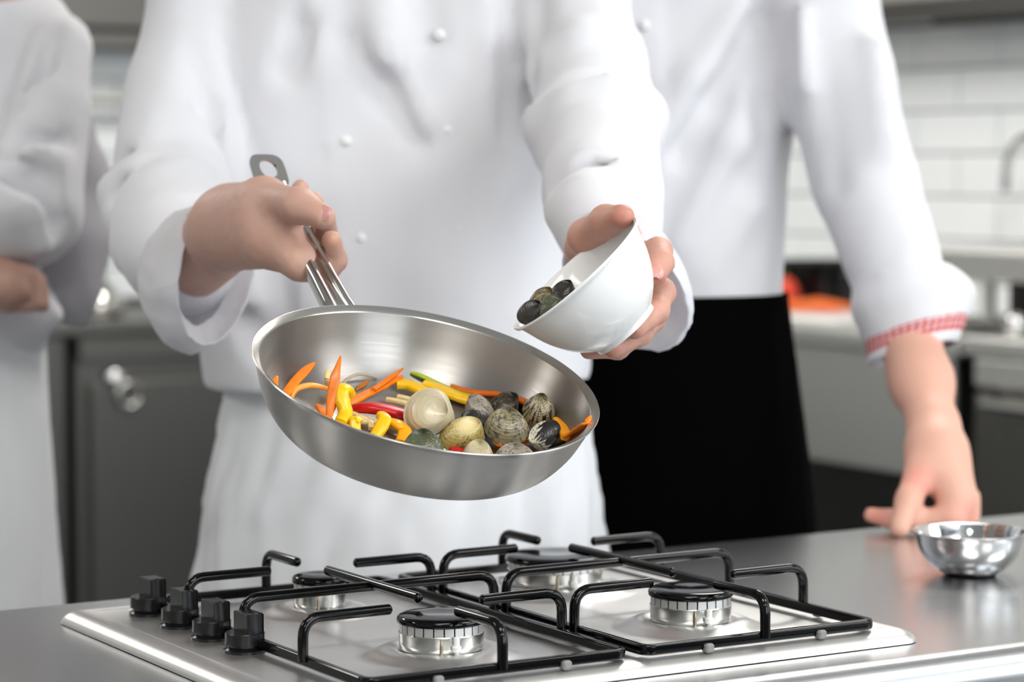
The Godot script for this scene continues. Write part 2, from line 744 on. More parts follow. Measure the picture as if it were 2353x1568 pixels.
# ---------------------------------------------------------------- the room
func build_room() -> void:
	# inside: u from -6.6 (wall behind the cooks) to 2.6, v from -3.6 to 4.112
	struct("floor", box_mesh(Vector3(8.0, 0.2, 9.6)), M.floor_vinyl, room(-2.0, 0.256, -0.1))
	struct("ceiling", box_mesh(Vector3(8.0, 0.2, 9.6)), M.ceiling_paint, room(-2.0, 0.256, 2.9))
	var wl := struct("wall_left", box_mesh(Vector3(8.0, 2.8, 0.2)), M.wall_paint, room(-6.7, 0.256, 1.4))
	var rear := Shape.new()
	rear.box(Vector3(4.144, 2.8, 0.2), Vector3(-1.928, 0, 0), 0.002)
	rear.box(Vector3(1.256, 2.8, 0.2), Vector3(3.372, 0, 0), 0.002)
	rear.box(Vector3(2.6, 0.95, 0.2), Vector3(1.444, -0.925, 0), 0.002)
	rear.box(Vector3(2.6, 0.25, 0.2), Vector3(1.444, 1.275, 0), 0.002)
	struct("wall_rear", rear.mesh(5.0), M.dark_wall, room(2.7, 0.256, 1.4))
	struct("wall_side", box_mesh(Vector3(0.2, 2.8, 9.6)), M.wall_paint, room(-2.0, -3.7, 1.4))
	# the wall with the window: four pieces of masonry round the opening, one mesh
	var s := Shape.new()
	s.box(Vector3(0.2, 2.8, 6.4), Vector3(0, 0, -1.6), 0.002)
	s.box(Vector3(0.2, 2.8, 0.6), Vector3(0, 0, 4.5), 0.002)
	s.box(Vector3(0.2, 0.95, 2.6), Vector3(0, -0.925, 2.9), 0.002)
	s.box(Vector3(0.2, 0.25, 2.6), Vector3(0, 1.275, 2.9), 0.002)
	var wr := struct("wall_right", s.mesh(5.0), M.wall_paint, room(-2.0, 4.212, 1.4))

	# glazed wall tiles, 30 by 10 centimetres, in running bond over both worktops
	var tile := box_mesh(Vector3(0.300, 0.100, 0.009), 0.003)
	var half := box_mesh(Vector3(0.1477, 0.100, 0.009), 0.003)
	put("grout", box_mesh(Vector3(0.004, 0.74, 3.54), 0.001), M.grout, wr, Vector3(-0.102, 0.9 + 0.37 - 1.4, -2.83))
	for row in 7:
		var y := 0.9008 + 0.1046 * (row + 0.5) - 1.4
		for k in 15:
			var u: float = (-4.577 if row % 2 == 0 else -4.724) + 0.3046 * (k - 9.5)
			if u - 0.15 < -6.6:
				continue
			var o := put("tile", tile, M.tile_glaze, wr, Vector3(-0.1065, y, u + 2.0))
			o.rotation.y = PI / 2
		# a half tile closes each row
		var cut := put("tile", half, M.tile_glaze, wr, Vector3(-0.1065, y, (-6.478 if row % 2 == 0 else -3.127) + 2.0))
		cut.rotation.y = PI / 2
	put("grout", box_mesh(Vector3(3.70, 0.85, 0.004), 0.001), M.grout, wl, Vector3(1.998, 0.9 + 0.425 - 1.4, 0.102))
	for row in 8:
		var y := 0.9008 + 0.1046 * (row + 0.5) - 1.4
		for k in 12:
			var v: float = 0.55 + 0.3046 * k + (0.152 if row % 2 else 0.0)
			if v + 0.15 > 4.1:
				continue
			put("tile", tile, M.tile_glaze, wl, Vector3(v - 0.256, y, 0.1065))
		if row % 2:
			put("tile", half, M.tile_glaze, wl, Vector3(0.476 - 0.256, y, 0.1065))
			put("tile", half, M.tile_glaze, wl, Vector3(3.976 - 0.256, y, 0.1065))


func build_worktop() -> void:
	var t := thing("steel_worktop", "brushed steel worktop with a folded front edge that carries the gas hob", "worktop", room(-1.836, 1.05, 0.0), YAW)
	var s := Shape.new()
	# a folded sheet: rounded front and rear edges, a turned-down lip
	var line := []
	for k in 13:
		var a := PI / 2 * k / 12
		line.append(Vector2(0.3085 - 0.024 + 0.024 * sin(a), COUNTER_Y - 0.024 + 0.024 * cos(a)))
	var outline := []
	outline.append(Vector2(0.3085, COUNTER_Y - 0.06))
	for k in 13:
		outline.append(line[12 - k])
	for k in 13:
		outline.append(Vector2(-line[k].x, line[k].y))
	outline.append(Vector2(-0.3085, COUNTER_Y - 0.06))
	var rows := []
	for x in [-2.6, 2.1]:
		var row := []
		for p in outline:
			row.append(Vector3(x, p.y, p.x))
		rows.append(row)
	s.grid(rows, true, true)
	s.fan(rows[0])
	s.fan(rows[1], true)
	for i in s.v.size():
		s.uv[i] = Vector2(s.v[i].x, s.v[i].z)
	put("tabletop", s.mesh(30.0), M.worktop_steel, t)
	put("base_panel", box_mesh(Vector3(4.5, 0.70, 0.50), 0.004), M.steel_sheet, t, Vector3(-0.25, 0.48, 0.0))
	put("plinth", box_mesh(Vector3(4.4, 0.13, 0.44), 0.004), M.steel_dark, t, Vector3(-0.25, 0.065, 0.0))


# ---------------------------------------------------------------- the gas hob; local x along its front, local z towards the lens
const PLATE := Vector2(0.58, 0.458)
const BURNERS := [[0.187, 0.345, 0.0350], [0.424, 0.345, 0.0355], [0.190, 0.128, 0.0235], [0.426, 0.130, 0.0450]]


func plate_height(x: float, z: float) -> float:
	# distance inside the rounded outline, then the rolled edge, then the raised seats of the burners
	var q := Vector2(absf(x - PLATE.x * 0.5), absf(z - PLATE.y * 0.5)) - PLATE * 0.5 + Vector2.ONE * 0.018
	var inside := 0.018 - (Vector2(maxf(q.x, 0), maxf(q.y, 0)).length() + minf(maxf(q.x, q.y), 0.0))
	var rise := 1.0 - clampf(inside / 0.017, 0.0, 1.0)
	var y := 0.0105 * sqrt(maxf(0.0, 1.0 - pow(rise, 1.7)))
	y -= 0.0012 * smoothstep(0.022, 0.027, inside)
	for b in BURNERS:
		var r := Vector2(x - b[0], z - b[1]).length()
		y += 0.0075 * (1.0 - smoothstep(b[2] + 0.008, b[2] + 0.030, r)) - 0.0025 * (1.0 - smoothstep(b[2] - 0.002, b[2] + 0.003, r))
	return maxf(y, 0.0)


func plate_steps(length: float, n: int) -> Array:
	# finer steps over the rolled edges
	var near := [0.0, 0.0002, 0.0006, 0.0012, 0.002, 0.003, 0.0042, 0.0056, 0.007, 0.0085, 0.010, 0.0115, 0.013, 0.0145, 0.016, 0.0175, 0.0195, 0.0215, 0.0228, 0.0240, 0.0252, 0.0265]
	var out := near.duplicate()
	for k in range(1, n):
		out.append(lerpf(0.0265, length - 0.0265, float(k) / n))
	near.reverse()
	for e in near:
		out.append(length - e)
	return out


func build_hob() -> void:
	var h := thing("gas_hob", "four-burner stainless steel gas hob with black knobs set into the worktop", "gas hob", Vector3(-0.3932, COUNTER_Y + 0.0006, -2.1488), YAW)
	var s := Shape.new()
	var xs := plate_steps(PLATE.x, 180)
	var zs := plate_steps(PLATE.y, 142)
	var nx := xs.size() - 1
	var nz := zs.size() - 1
	for j in nz + 1:
		for i in nx + 1:
			var x: float = xs[i]
			var z: float = zs[j]
			# pull the corners in to a radius
			var c := Vector2(clampf(x, 0.018, PLATE.x - 0.018), clampf(z, 0.018, PLATE.y - 0.018))
			var o := Vector2(x, z) - c
			if absf(o.x) > 0 and absf(o.y) > 0:
				o = o * (maxf(absf(o.x), absf(o.y)) / o.length())
			var p := c + o
			s.pt(Vector3(p.x, plate_height(p.x, p.y), p.y), p)
	for j in nz:
		for i in nx:
			var a := j * (nx + 1) + i
			s.quad(a, a + nx + 1, a + nx + 2, a + 1)
	put("plate", s.smooth(), M.hob_steel, h)

	for b in BURNERS:
		burner(h, Vector3(b[0], 0.0143, b[1]), b[2])
	for u in [0.0585, 0.125, 0.188, 0.251]:
		knob(h, Vector3(0.0625, 0.0093, u))
	pan_support(0.067, 0.298, "left-hand", "black enamelled pan support over the two burners beside the knobs")
	pan_support(0.310, 0.541, "right-hand", "black enamelled pan support over the two burners away from the knobs")


func burner(h: Node3D, at: Vector3, r: float) -> void:
	var seat := Shape.new()
	seat.lathe([Vector2(r * 0.80, -0.003), Vector2(r * 0.80, 0.002), Vector2(r * 0.78, 0.0022)], 48, true)
	var b := put("burner", seat.mesh(), M.steel_dark, h, at)
	# crown: turned drum below, milled flame ports above
	var ring := Shape.new()
	ring.lathe([Vector2(r * 0.86, 0.0005), Vector2(r * 0.925, 0.0015), Vector2(r * 0.94, 0.003), Vector2(r * 0.955, 0.0145), Vector2(r * 0.945, 0.0150)], 96, true)
	put("crown", ring.mesh(30.0), M.aluminium, b)
	var teeth := Shape.new()
	var count := int(r * 720.0)
	for k in count:
		var a0 := TAU * (k + 0.07) / count
		var a1 := TAU * (k + 0.93) / count
		var rows := []
		for rr in [[r * 0.70, 0.0148], [r * 0.935, 0.0148], [r * 0.930, 0.0215], [r * 0.70, 0.0215]]:
			var row := []
			for m in 4:
				var a := lerpf(a0, a1, m / 3.0)
				row.append(Vector3(rr[0] * cos(a), rr[1], -rr[0] * sin(a)))
			rows.append(row)
		rows.append(rows[0])
		teeth.grid(rows, false)
		for e in [0, 3]:
			var q := []
			for m in 4:
				q.append(teeth.pt(rows[m][e]))
			if e == 0:
				teeth.quad(q[3], q[2], q[1], q[0])
			else:
				teeth.quad(q[0], q[1], q[2], q[3])
	put("flame_port_ring", teeth.mesh(20.0), M.aluminium_matt, b)
	var core := Shape.new()
	core.lathe([Vector2(r * 0.925, 0.0135), Vector2(r * 0.925, 0.0178), Vector2(r * 0.72, 0.0178), Vector2(r * 0.72, 0.0222)], 40, true)
	put("core", core.mesh(), M.black_rubber, b)
	var cap := Shape.new()
	cap.lathe([Vector2(r * 0.90, 0.0216), Vector2(r * 0.985, 0.0222), Vector2(r * 1.0, 0.0240), Vector2(r * 0.985, 0.0262), Vector2(r * 0.93, 0.0278), Vector2(r * 0.8, 0.0288), Vector2(r * 0.5, 0.0294), Vector2(r * 0.42, 0.0290), Vector2(r * 0.05, 0.0286)], 72, true)
	put("burner_cap", cap.mesh(50.0), M.black_enamel, b)
	# the spark pin and the flame sensor stand on the side towards the lens
	var dir := Vector3(sin(-YAW + 0.36), 0, cos(-YAW + 0.36))
	var pin := Shape.new()
	pin.lathe([Vector2(0.0030, -0.004), Vector2(0.0030, 0.0015), Vector2(0.0018, 0.0020), Vector2(0.0018, 0.0040), Vector2(0.0036, 0.0045), Vector2(0.0036, 0.0085), Vector2(0.0024, 0.0092), Vector2(0.0024, 0.0152), Vector2(0.0012, 0.0160)], 16, true)
	put("spark_pin", pin.mesh(), M.ceramic, b, dir * (r + 0.0012))
	var dir2 := Vector3(sin(-YAW + 0.03), 0, cos(-YAW + 0.03))
	var probe := Shape.new()
	probe.lathe([Vector2(0.0026, -0.005), Vector2(0.0026, -0.0005), Vector2(0.0014, 0.0), Vector2(0.0014, 0.0095), Vector2(0.0011, 0.0105), Vector2(0.0005, 0.0150)], 12, true)
	put("flame_sensor", probe.mesh(), M.brass, b, dir2 * (r + 0.0022))


func knob(h: Node3D, at: Vector3) -> void:
	var s := Shape.new()
	s.lathe([Vector2(0.0168, 0.0), Vector2(0.0168, 0.0022), Vector2(0.0150, 0.0030), Vector2(0.0135, 0.0046), Vector2(0.0135, 0.0062), Vector2(0.0158, 0.0064), Vector2(0.0158, 0.0150), Vector2(0.0152, 0.0158)], 48, true)
	var k := put("knob", s.mesh(30.0), M.knob_plastic, h, at)
	var g := Shape.new()
	var poly := []
	for y in [0.010, 0.0305, 0.0315]:
		var row := []
		var w := 0.0072 if y < 0.031 else 0.0064
		var l := 0.0156 if y < 0.031 else 0.0148
		for e in [[-1, 0.0], [1, PI]]:
			for m in 7:
				var a: float = e[1] + PI * m / 6.0 - PI
				row.append(Vector3(w * cos(a) * -1.0 + 0.0035, y, l * 0.80 * e[0] * -1.0 + l * 0.2 * sin(a)))
		poly.append(row)
	g.grid(poly, true)
	g.fan(poly[-1])
	put("grip", g.mesh(25.0), M.knob_plastic, k)


func pan_support(x0: float, x1: float, _which: String, label: String) -> void:
	var t := thing("pan_support", label, "pan support", Vector3(-0.3932, COUNTER_Y + 0.0006, -2.1488), YAW, "pan supports of the hob")
	var z0 := 0.038
	var z1 := 0.446
	var y := 0.0168
	var r := 0.0036
	# the square rail: a rounded loop swept with a rounded square
	var corner := 0.012
	var loop := []
	for c in [[x1 - corner, z1 - corner, 0], [x0 + corner, z1 - corner, 1], [x0 + corner, z0 + corner, 2], [x1 - corner, z0 + corner, 3]]:
		for m in 7:
			var a: float = PI / 2 * (c[2] + m / 6.0)
			loop.append([Vector2(c[0], c[1]), Vector2(cos(a), sin(a))])
	var rail := Shape.new()
	var rows := []
	var section := []
	for e in [[1, 1], [-1, 1], [-1, -1], [1, -1]]:
		for m in 3:
			var base := atan2(e[1], e[0])
			var a := base - PI / 4 + PI / 2 * m / 2.0
			section.append(Vector2(e[0] * (r - 0.0018), e[1] * (r + 0.0006 - 0.0018)) + Vector2(cos(a), sin(a)) * 0.0018)
	for l in loop + [loop[0]]:
		var ctr: Vector2 = l[0]
		var dir: Vector2 = l[1]
		var row := []
		for q in section:
			var rr: float = corner - r + q.x
			row.append(Vector3(ctr.x + dir.x * rr, y + q.y, ctr.y + dir.y * rr))
		rows.append(row)
	rail.grid(rows, true)
	var body := put("rail", rail.mesh(50.0), M.black_enamel, t)
	body.set_meta("label", "rectangular black rail")
	for p in [[x0 + 0.06, z1], [x1 - 0.06, z1], [x0 + 0.06, z0], [x1 - 0.06, z0], [x0, z0 + 0.08], [x1, z1 - 0.08]]:
		put("rubber_foot", box_mesh(Vector3(0.008, 0.0072, 0.0085), 0.0015), M.foot_rubber, t, Vector3(p[0], 0.0140, p[1]))
	# bent fingers: up from the rail, over towards the burner
	var xm := (x0 + x1) * 0.5
	var top := 0.0500
	var rod := 0.0042
	var ways := []
	for zb in [0.345, 0.130]:
		ways.append([Vector3(x0, y, zb), Vector3(x0, top, zb), Vector3(x0 + 0.074, top, zb)])
		ways.append([Vector3(x1, y, zb), Vector3(x1, top, zb), Vector3(x1 - 0.074, top, zb)])
	ways.append([Vector3(xm, y, z1), Vector3(xm, top, z1), Vector3(xm, top, z1 - 0.066)])
	ways.append([Vector3(xm, y, z0), Vector3(xm, top, z0), Vector3(xm, top, z0 + 0.062)])
	for w in ways:
		var f := Shape.new()
		var path := bent(w, 0.016)
		var radii := []
		for p in path:
			radii.append(rod)
		var dir: Vector3 = (path[-1] - path[-2]).normalized()
		path.append(path[-1] + dir * 0.0016)
		radii.append(rod * 0.62)
		f.tube(path, radii, 14)
		put("finger", f.mesh(50.0), M.black_enamel, t)
	var br := Shape.new()
	br.tube(bent([Vector3(x0, y, 0.238), Vector3(x0, top - 0.001, 0.238), Vector3(x1, top - 0.001, 0.238), Vector3(x1, y, 0.238)], 0.016), rod, 14)
	put("bridge", br.mesh(50.0), M.black_enamel, t)
	var cr := Shape.new()
	cr.tube([Vector3(xm, top + 0.001, 0.1575), Vector3(xm, top + 0.001, 0.159), Vector3(xm, top + 0.001, 0.3165), Vector3(xm, top + 0.001, 0.318)], [rod * 0.62, rod, rod, rod * 0.62], 14)
	put("cross_bar", cr.mesh(50.0), M.black_enamel, t)


# ---------------------------------------------------------------- the kitchen behind the cooks
func build_back_kitchen() -> void:
	back_left()
	back_right()


func back_left() -> void:
	var c := thing("steel_cabinet", "dark steel base cabinet with a round latch, behind the cook with the pan", "cabinet", room(-6.30, 2.70, 0.0), YAW, "steel cabinets along the rear wall")
	put("body", box_mesh(Vector3(0.745, 0.75, 0.56), 0.003), M.steel_dark, c, Vector3(0, 0.485, 0))
	var door := put("door", box_mesh(Vector3(0.70, 0.60, 0.022), 0.004), M.steel_dark, c, Vector3(0.010, 0.44, 0.292))
	put("top_rail", box_mesh(Vector3(0.735, 0.055, 0.024), 0.003), M.steel_dark, c, Vector3(0, 0.825, 0.292))
	put("plinth", box_mesh(Vector3(0.74, 0.10, 0.50), 0.003), M.steel_dark, c, Vector3(0, 0.05, 0))
	var k := Shape.new()
	k.lathe([Vector2(0.026, 0.0), Vector2(0.026, 0.006), Vector2(0.022, 0.012), Vector2(0.012, 0.016), Vector2(0.0005, 0.017)], 40)
	var latch := put("latch", k.mesh(60.0), M.chrome, door, Vector3(-0.284, 0.308, 0.011))
	latch.rotation = Vector3(PI / 2, 0, 0)
	var rg := Shape.new()
	var loop := []
	for i in 33:
		var a := TAU * i / 32
		loop.append(Vector3(0.030 * cos(a), 0.030 * sin(a), 0.007))
	rg.tube(loop, 0.007, 10, false)
	put("pull_ring", rg.mesh(60.0), M.steel_polished, door, Vector3(-0.250, 0.268, 0.013))

	var c2 := thing("steel_cabinet", "dark steel base cabinet half hidden by the cook with folded arms", "cabinet", room(-6.30, 1.93, 0.0), YAW, "steel cabinets along the rear wall")
	put("body", box_mesh(Vector3(0.745, 0.75, 0.56), 0.003), M.steel_dark, c2, Vector3(0, 0.485, 0))
	put("door", box_mesh(Vector3(0.70, 0.72, 0.022), 0.004), M.steel_dark, c2, Vector3(-0.012, 0.49, 0.292))
	put("plinth", box_mesh(Vector3(0.74, 0.10, 0.50), 0.003), M.steel_dark, c2, Vector3(0, 0.05, 0))

	var w := thing("back_worktop", "steel worktop running along the rear wall over the dark cabinets", "worktop", room(-6.285, 2.2, 0.88), YAW)
	put("tabletop", box_mesh(Vector3(3.4, 0.035, 0.59), 0.004), M.steel_dark, w)
	put("upstand", box_mesh(Vector3(3.4, 0.03, 0.02), 0.003), M.steel_dark, w, Vector3(0, 0.03, -0.29))

	var p := thing("coffee_pot", "shiny waisted steel pot standing on the rear worktop", "pot", room(-6.20, 2.455, 0.8985), YAW)
	var s := Shape.new()
	s.lathe([Vector2(0.0005, 0.0), Vector2(0.068, 0.0)] + curve2([Vector2(0.072, 0.004), Vector2(0.074, 0.030), Vector2(0.060, 0.060), Vector2(0.036, 0.090), Vector2(0.030, 0.108)], 24) + [Vector2(0.033, 0.112)], 48)
	put("body", s.mesh(50.0), M.steel_polished, p)
	var l := Shape.new()
	l.lathe([Vector2(0.033, 0.111)] + curve2([Vector2(0.032, 0.118), Vector2(0.022, 0.130), Vector2(0.008, 0.136), Vector2(0.008, 0.142), Vector2(0.013, 0.150), Vector2(0.010, 0.160), Vector2(0.0005, 0.164)], 24), 40)
	put("lid", l.mesh(60.0), M.chrome, p)
	var bt := thing("white_bottle", "tall white bottle standing behind the shiny steel pot", "bottle", room(-6.40, 2.44, 0.8985), YAW)
	var bs := Shape.new()
	bs.lathe([Vector2(0.0005, 0.0), Vector2(0.034, 0.0), Vector2(0.038, 0.006)] + curve2([Vector2(0.038, 0.15), Vector2(0.034, 0.185), Vector2(0.018, 0.205), Vector2(0.015, 0.225)], 14), 40)
	put("body", bs.mesh(50.0), M.ceramic, bt)
	var bc := Shape.new()
	bc.lathe([Vector2(0.017, 0.224), Vector2(0.017, 0.250), Vector2(0.014, 0.254), Vector2(0.0005, 0.254)], 32)
	put("cap", bc.mesh(40.0), M.ceramic, bt)

	var r := thing("utensil_rail", "steel utensil rail fixed to the rear tiles with a round end fitting", "rail", room(-6.52, 2.30, 1.47), YAW)
	var rs := Shape.new()
	rs.tube([Vector3(-0.7, 0, 0), Vector3(0.6, 0, 0)], 0.016, 20)
	put("bar", rs.mesh(60.0), M.steel_sheet, r)
	for x in [-0.62, 0.125, 0.55]:
		var f := Shape.new()
		f.lathe([Vector2(0.026, -0.006), Vector2(0.026, 0.066), Vector2(0.022, 0.070), Vector2(0.0005, 0.070)], 32)
		var o := put("bracket", f.mesh(50.0), M.steel_polished, r, Vector3(x, 0, -0.05))
		o.rotation = Vector3(PI / 2, 0, 0)

	var h := thing("extractor_hood", "grey steel extractor hood above the rear worktop", "extractor hood", room(-6.515, 2.3, 1.60), YAW)
	put("canopy", box_mesh(Vector3(2.2, 0.55, 0.13), 0.006), M.steel_dark, h, Vector3(0, 0.335, 0.0))
	put("lip", box_mesh(Vector3(2.22, 0.05, 0.14), 0.006), M.steel_dark, h, Vector3(0, 0.03, 0))


func back_right() -> void:
	var t := thing("steel_table", "steel side table with a deep front panel, behind the cook in the black apron", "table", room(-4.99, 3.81, 0.0), YAW)
	put("tabletop", box_mesh(Vector3(0.58, 0.04, 1.88), 0.005), M.steel_sheet, t, Vector3(0, 0.905, 0))
	put("front_panel", box_mesh(Vector3(0.02, 0.262, 1.84), 0.003), M.steel_sheet, t, Vector3(-0.27, 0.753, 0))
	put("back_panel", box_mesh(Vector3(0.02, 0.70, 1.84), 0.003), M.steel_dark, t, Vector3(0.20, 0.45, 0))
	put("shelf", box_mesh(Vector3(0.50, 0.03, 1.84), 0.003), M.steel_dark, t, Vector3(0.0, 0.14, 0))
	for z in [-0.90, 0.90]:
		for x in [-0.25, 0.25]:
			put("leg", box_mesh(Vector3(0.04, 0.885, 0.04), 0.004), M.black_rubber, t, Vector3(x, 0.4425, z))

	var o := thing("oven_unit", "steel under-counter unit with a bar handle at the picture's right edge", "cabinet", room(-3.42, 3.82, 0.0), YAW)
	put("body", box_mesh(Vector3(0.56, 0.80, 1.16), 0.004), M.steel_dark, o, Vector3(0.0, 0.485, 0))
	put("tabletop", box_mesh(Vector3(0.58, 0.04, 1.22), 0.005), M.steel_sheet, o, Vector3(-0.015, 0.915, 0))
	put("control_panel", box_mesh(Vector3(0.022, 0.058, 1.14), 0.004), M.steel_sheet, o, Vector3(-0.292, 0.862, 0))
	var door := put("door", box_mesh(Vector3(0.022, 0.66, 1.14), 0.004), M.steel_dark, o, Vector3(-0.290, 0.485, 0))
	var hs := Shape.new()
	hs.tube(bent([Vector3(-0.005, 0, -0.50), Vector3(-0.05, 0, -0.50), Vector3(-0.05, 0, 0.50), Vector3(-0.005, 0, 0.50)], 0.02), 0.012, 14)
	put("bar_handle", hs.mesh(60.0), M.steel_polished, door, Vector3(-0.005, 0.318, 0))
	put("plinth", box_mesh(Vector3(0.50, 0.085, 1.14), 0.003), M.steel_dark, o, Vector3(0.02, 0.0425, 0))

	var f := thing("tap", "tall gooseneck steel tap on the right-hand worktop", "tap", room(-4.265, 4.02, 0.9255), YAW)
	var fs := Shape.new()
	var arc := [Vector3(0, 0, 0), Vector3(0, 0.18, 0), Vector3(0, 0.30, 0)]
	for i in 13:
		var a := PI * i / 12
		arc.append(Vector3(-0.02, 0.345 + 0.085 * sin(a), -0.085 + 0.085 * cos(a)))
	arc.append(Vector3(-0.02, 0.305, -0.172))
	fs.tube(curve(arc, 50), 0.0125, 16)
	put("spout", fs.mesh(60.0), M.chrome, f)
	var fb := Shape.new()
	fb.lathe([Vector2(0.030, 0.0), Vector2(0.030, 0.008), Vector2(0.022, 0.014), Vector2(0.018, 0.06), Vector2(0.013, 0.066)], 32)
	put("base", fb.mesh(50.0), M.chrome, f)
	var sk := thing("salt_shaker", "small round polished steel shaker at the front of the right-hand worktop", "shaker", room(-3.955, 3.60, 0.9355), YAW)
	var kb := Shape.new()
	kb.lathe([Vector2(0.0005, 0.0), Vector2(0.013, 0.0)] + curve2([Vector2(0.016, 0.003), Vector2(0.024, 0.018), Vector2(0.022, 0.036), Vector2(0.012, 0.046), Vector2(0.0005, 0.049)], 20), 32)
	put("body", kb.mesh(70.0), M.chrome, sk)

	var m := thing("counter_grill", "steel counter-top machine with two dark openings, at the right edge", "appliance", room(-3.98, 3.80, 0.9355), YAW)
	put("body", box_mesh(Vector3(0.27, 0.070, 0.66), 0.01), M.steel_sheet, m, Vector3(0.0, 0.142, 0.0))
	put("rear_panel", box_mesh(Vector3(0.04, 0.10, 0.66), 0.006), M.black_rubber, m, Vector3(0.115, 0.06, 0.0))
	put("tray", box_mesh(Vector3(0.27, 0.020, 0.66), 0.004), M.steel_dark, m, Vector3(0.0, 0.0105, 0.0))
	for z in [-0.31, -0.155, 0.05, 0.31]:
		put("post", box_mesh(Vector3(0.026, 0.092, 0.026), 0.004), M.steel_sheet, m, Vector3(-0.115, 0.064, z))

	var pot := thing("cooking_pot", "dark low cooking pot on the side table behind the cook in the black apron", "pot", room(-5.045, 3.93, 0.9255), YAW)
	var s := Shape.new()
	s.lathe([Vector2(0.0005, 0.0), Vector2(0.100, 0.0), Vector2(0.108, 0.008), Vector2(0.112, 0.123), Vector2(0.117, 0.126), Vector2(0.109, 0.128), Vector2(0.105, 0.012), Vector2(0.0005, 0.010)], 56)
	put("body", s.mesh(40.0), M.black_enamel, pot)
	var hd := Shape.new()
	hd.tube(bent([Vector3(0.02, 0.10, 0.108), Vector3(0.03, 0.105, 0.150), Vector3(-0.03, 0.105, 0.150), Vector3(-0.02, 0.10, 0.108)], 0.012), 0.006, 10)
	put("handle", hd.mesh(60.0), M.steel_dark, pot)

	var b := thing("cutting_board", "white plastic cutting board with orange vegetables on the side table", "board", room(-4.76, 3.70, 0.9350), YAW)
	put("slab", box_mesh(Vector3(0.24, 0.018, 0.42), 0.006), M.ceramic, b)
	var pep := thing("red_pepper", "red orange bell pepper lying on the white cutting board", "pepper", room(-4.92, 3.73, 0.9445), YAW)
	var ps := Shape.new()
	var rows := []
	for i in 15:
		var y := float(i) / 14
		var rr := 0.036 * pow(sin(PI * clampf(0.07 + y * 0.9, 0, 1)), 0.55)
		var row := []
		for k in 40:
			var a := TAU * k / 40
			var q := rr * (1.0 + 0.07 * cos(4.0 * a))
			row.append(Vector3(q * cos(a), 0.075 * y, -q * sin(a)))
		rows.append(row)
	ps.grid(rows, true)
	ps.fan(rows[0], true)
	ps.fan(rows[-1])
	put("fruit", ps.mesh(70.0), M.red_orange, pep)
	var st := Shape.new()
	st.tube([Vector3(0, 0.070, 0), Vector3(0.004, 0.09, 0.0)], 0.004, 10)
	put("stem", st.mesh(60.0), M.green_stem, pep)
	for k in 4:
		var cr := thing("carrot", ["peeled carrot lying farthest back on the white cutting board", "second peeled carrot on the white cutting board", "third peeled carrot on the white cutting board", "peeled carrot nearest the front of the white cutting board"][k], "carrot", room(-4.77 + 0.014 * k, 3.76 - 0.034 * k, 0.9585), YAW + 0.06 * k - 0.1, "peeled carrots on the cutting board")
		var cs := Shape.new()
		var pts := []
		var rad := []
		for i in 14:
			var z := float(i) / 13
			pts.append(Vector3(0.003 * sin(z * 5.0 + k), 0, -0.085 + 0.19 * z))
			rad.append(0.0145 * (1.0 - 0.72 * z) * (sin(PI * minf(z * 6.0 + 0.15, 0.5))))
		cs.tube(pts, rad, 18)
		put("root", cs.mesh(60.0), M.orange_veg, cr)

	var h := thing("extractor_hood", "grey steel extractor hood above the side table, seen from below", "extractor hood", room(-4.55, 4.025, 1.64), YAW)
	put("canopy", box_mesh(Vector3(0.14, 0.40, 2.60), 0.006), M.steel_sheet, h, Vector3(0, 0.20, 0))
	put("grease_filter", box_mesh(Vector3(0.10, 0.012, 1.30), 0.003), M.black_rubber, h, Vector3(0.02, -0.005, 0.50))
	put("lip", box_mesh(Vector3(0.02, 0.05, 2.62), 0.003), M.steel_dark, h, Vector3(-0.076, 0.02, 0))


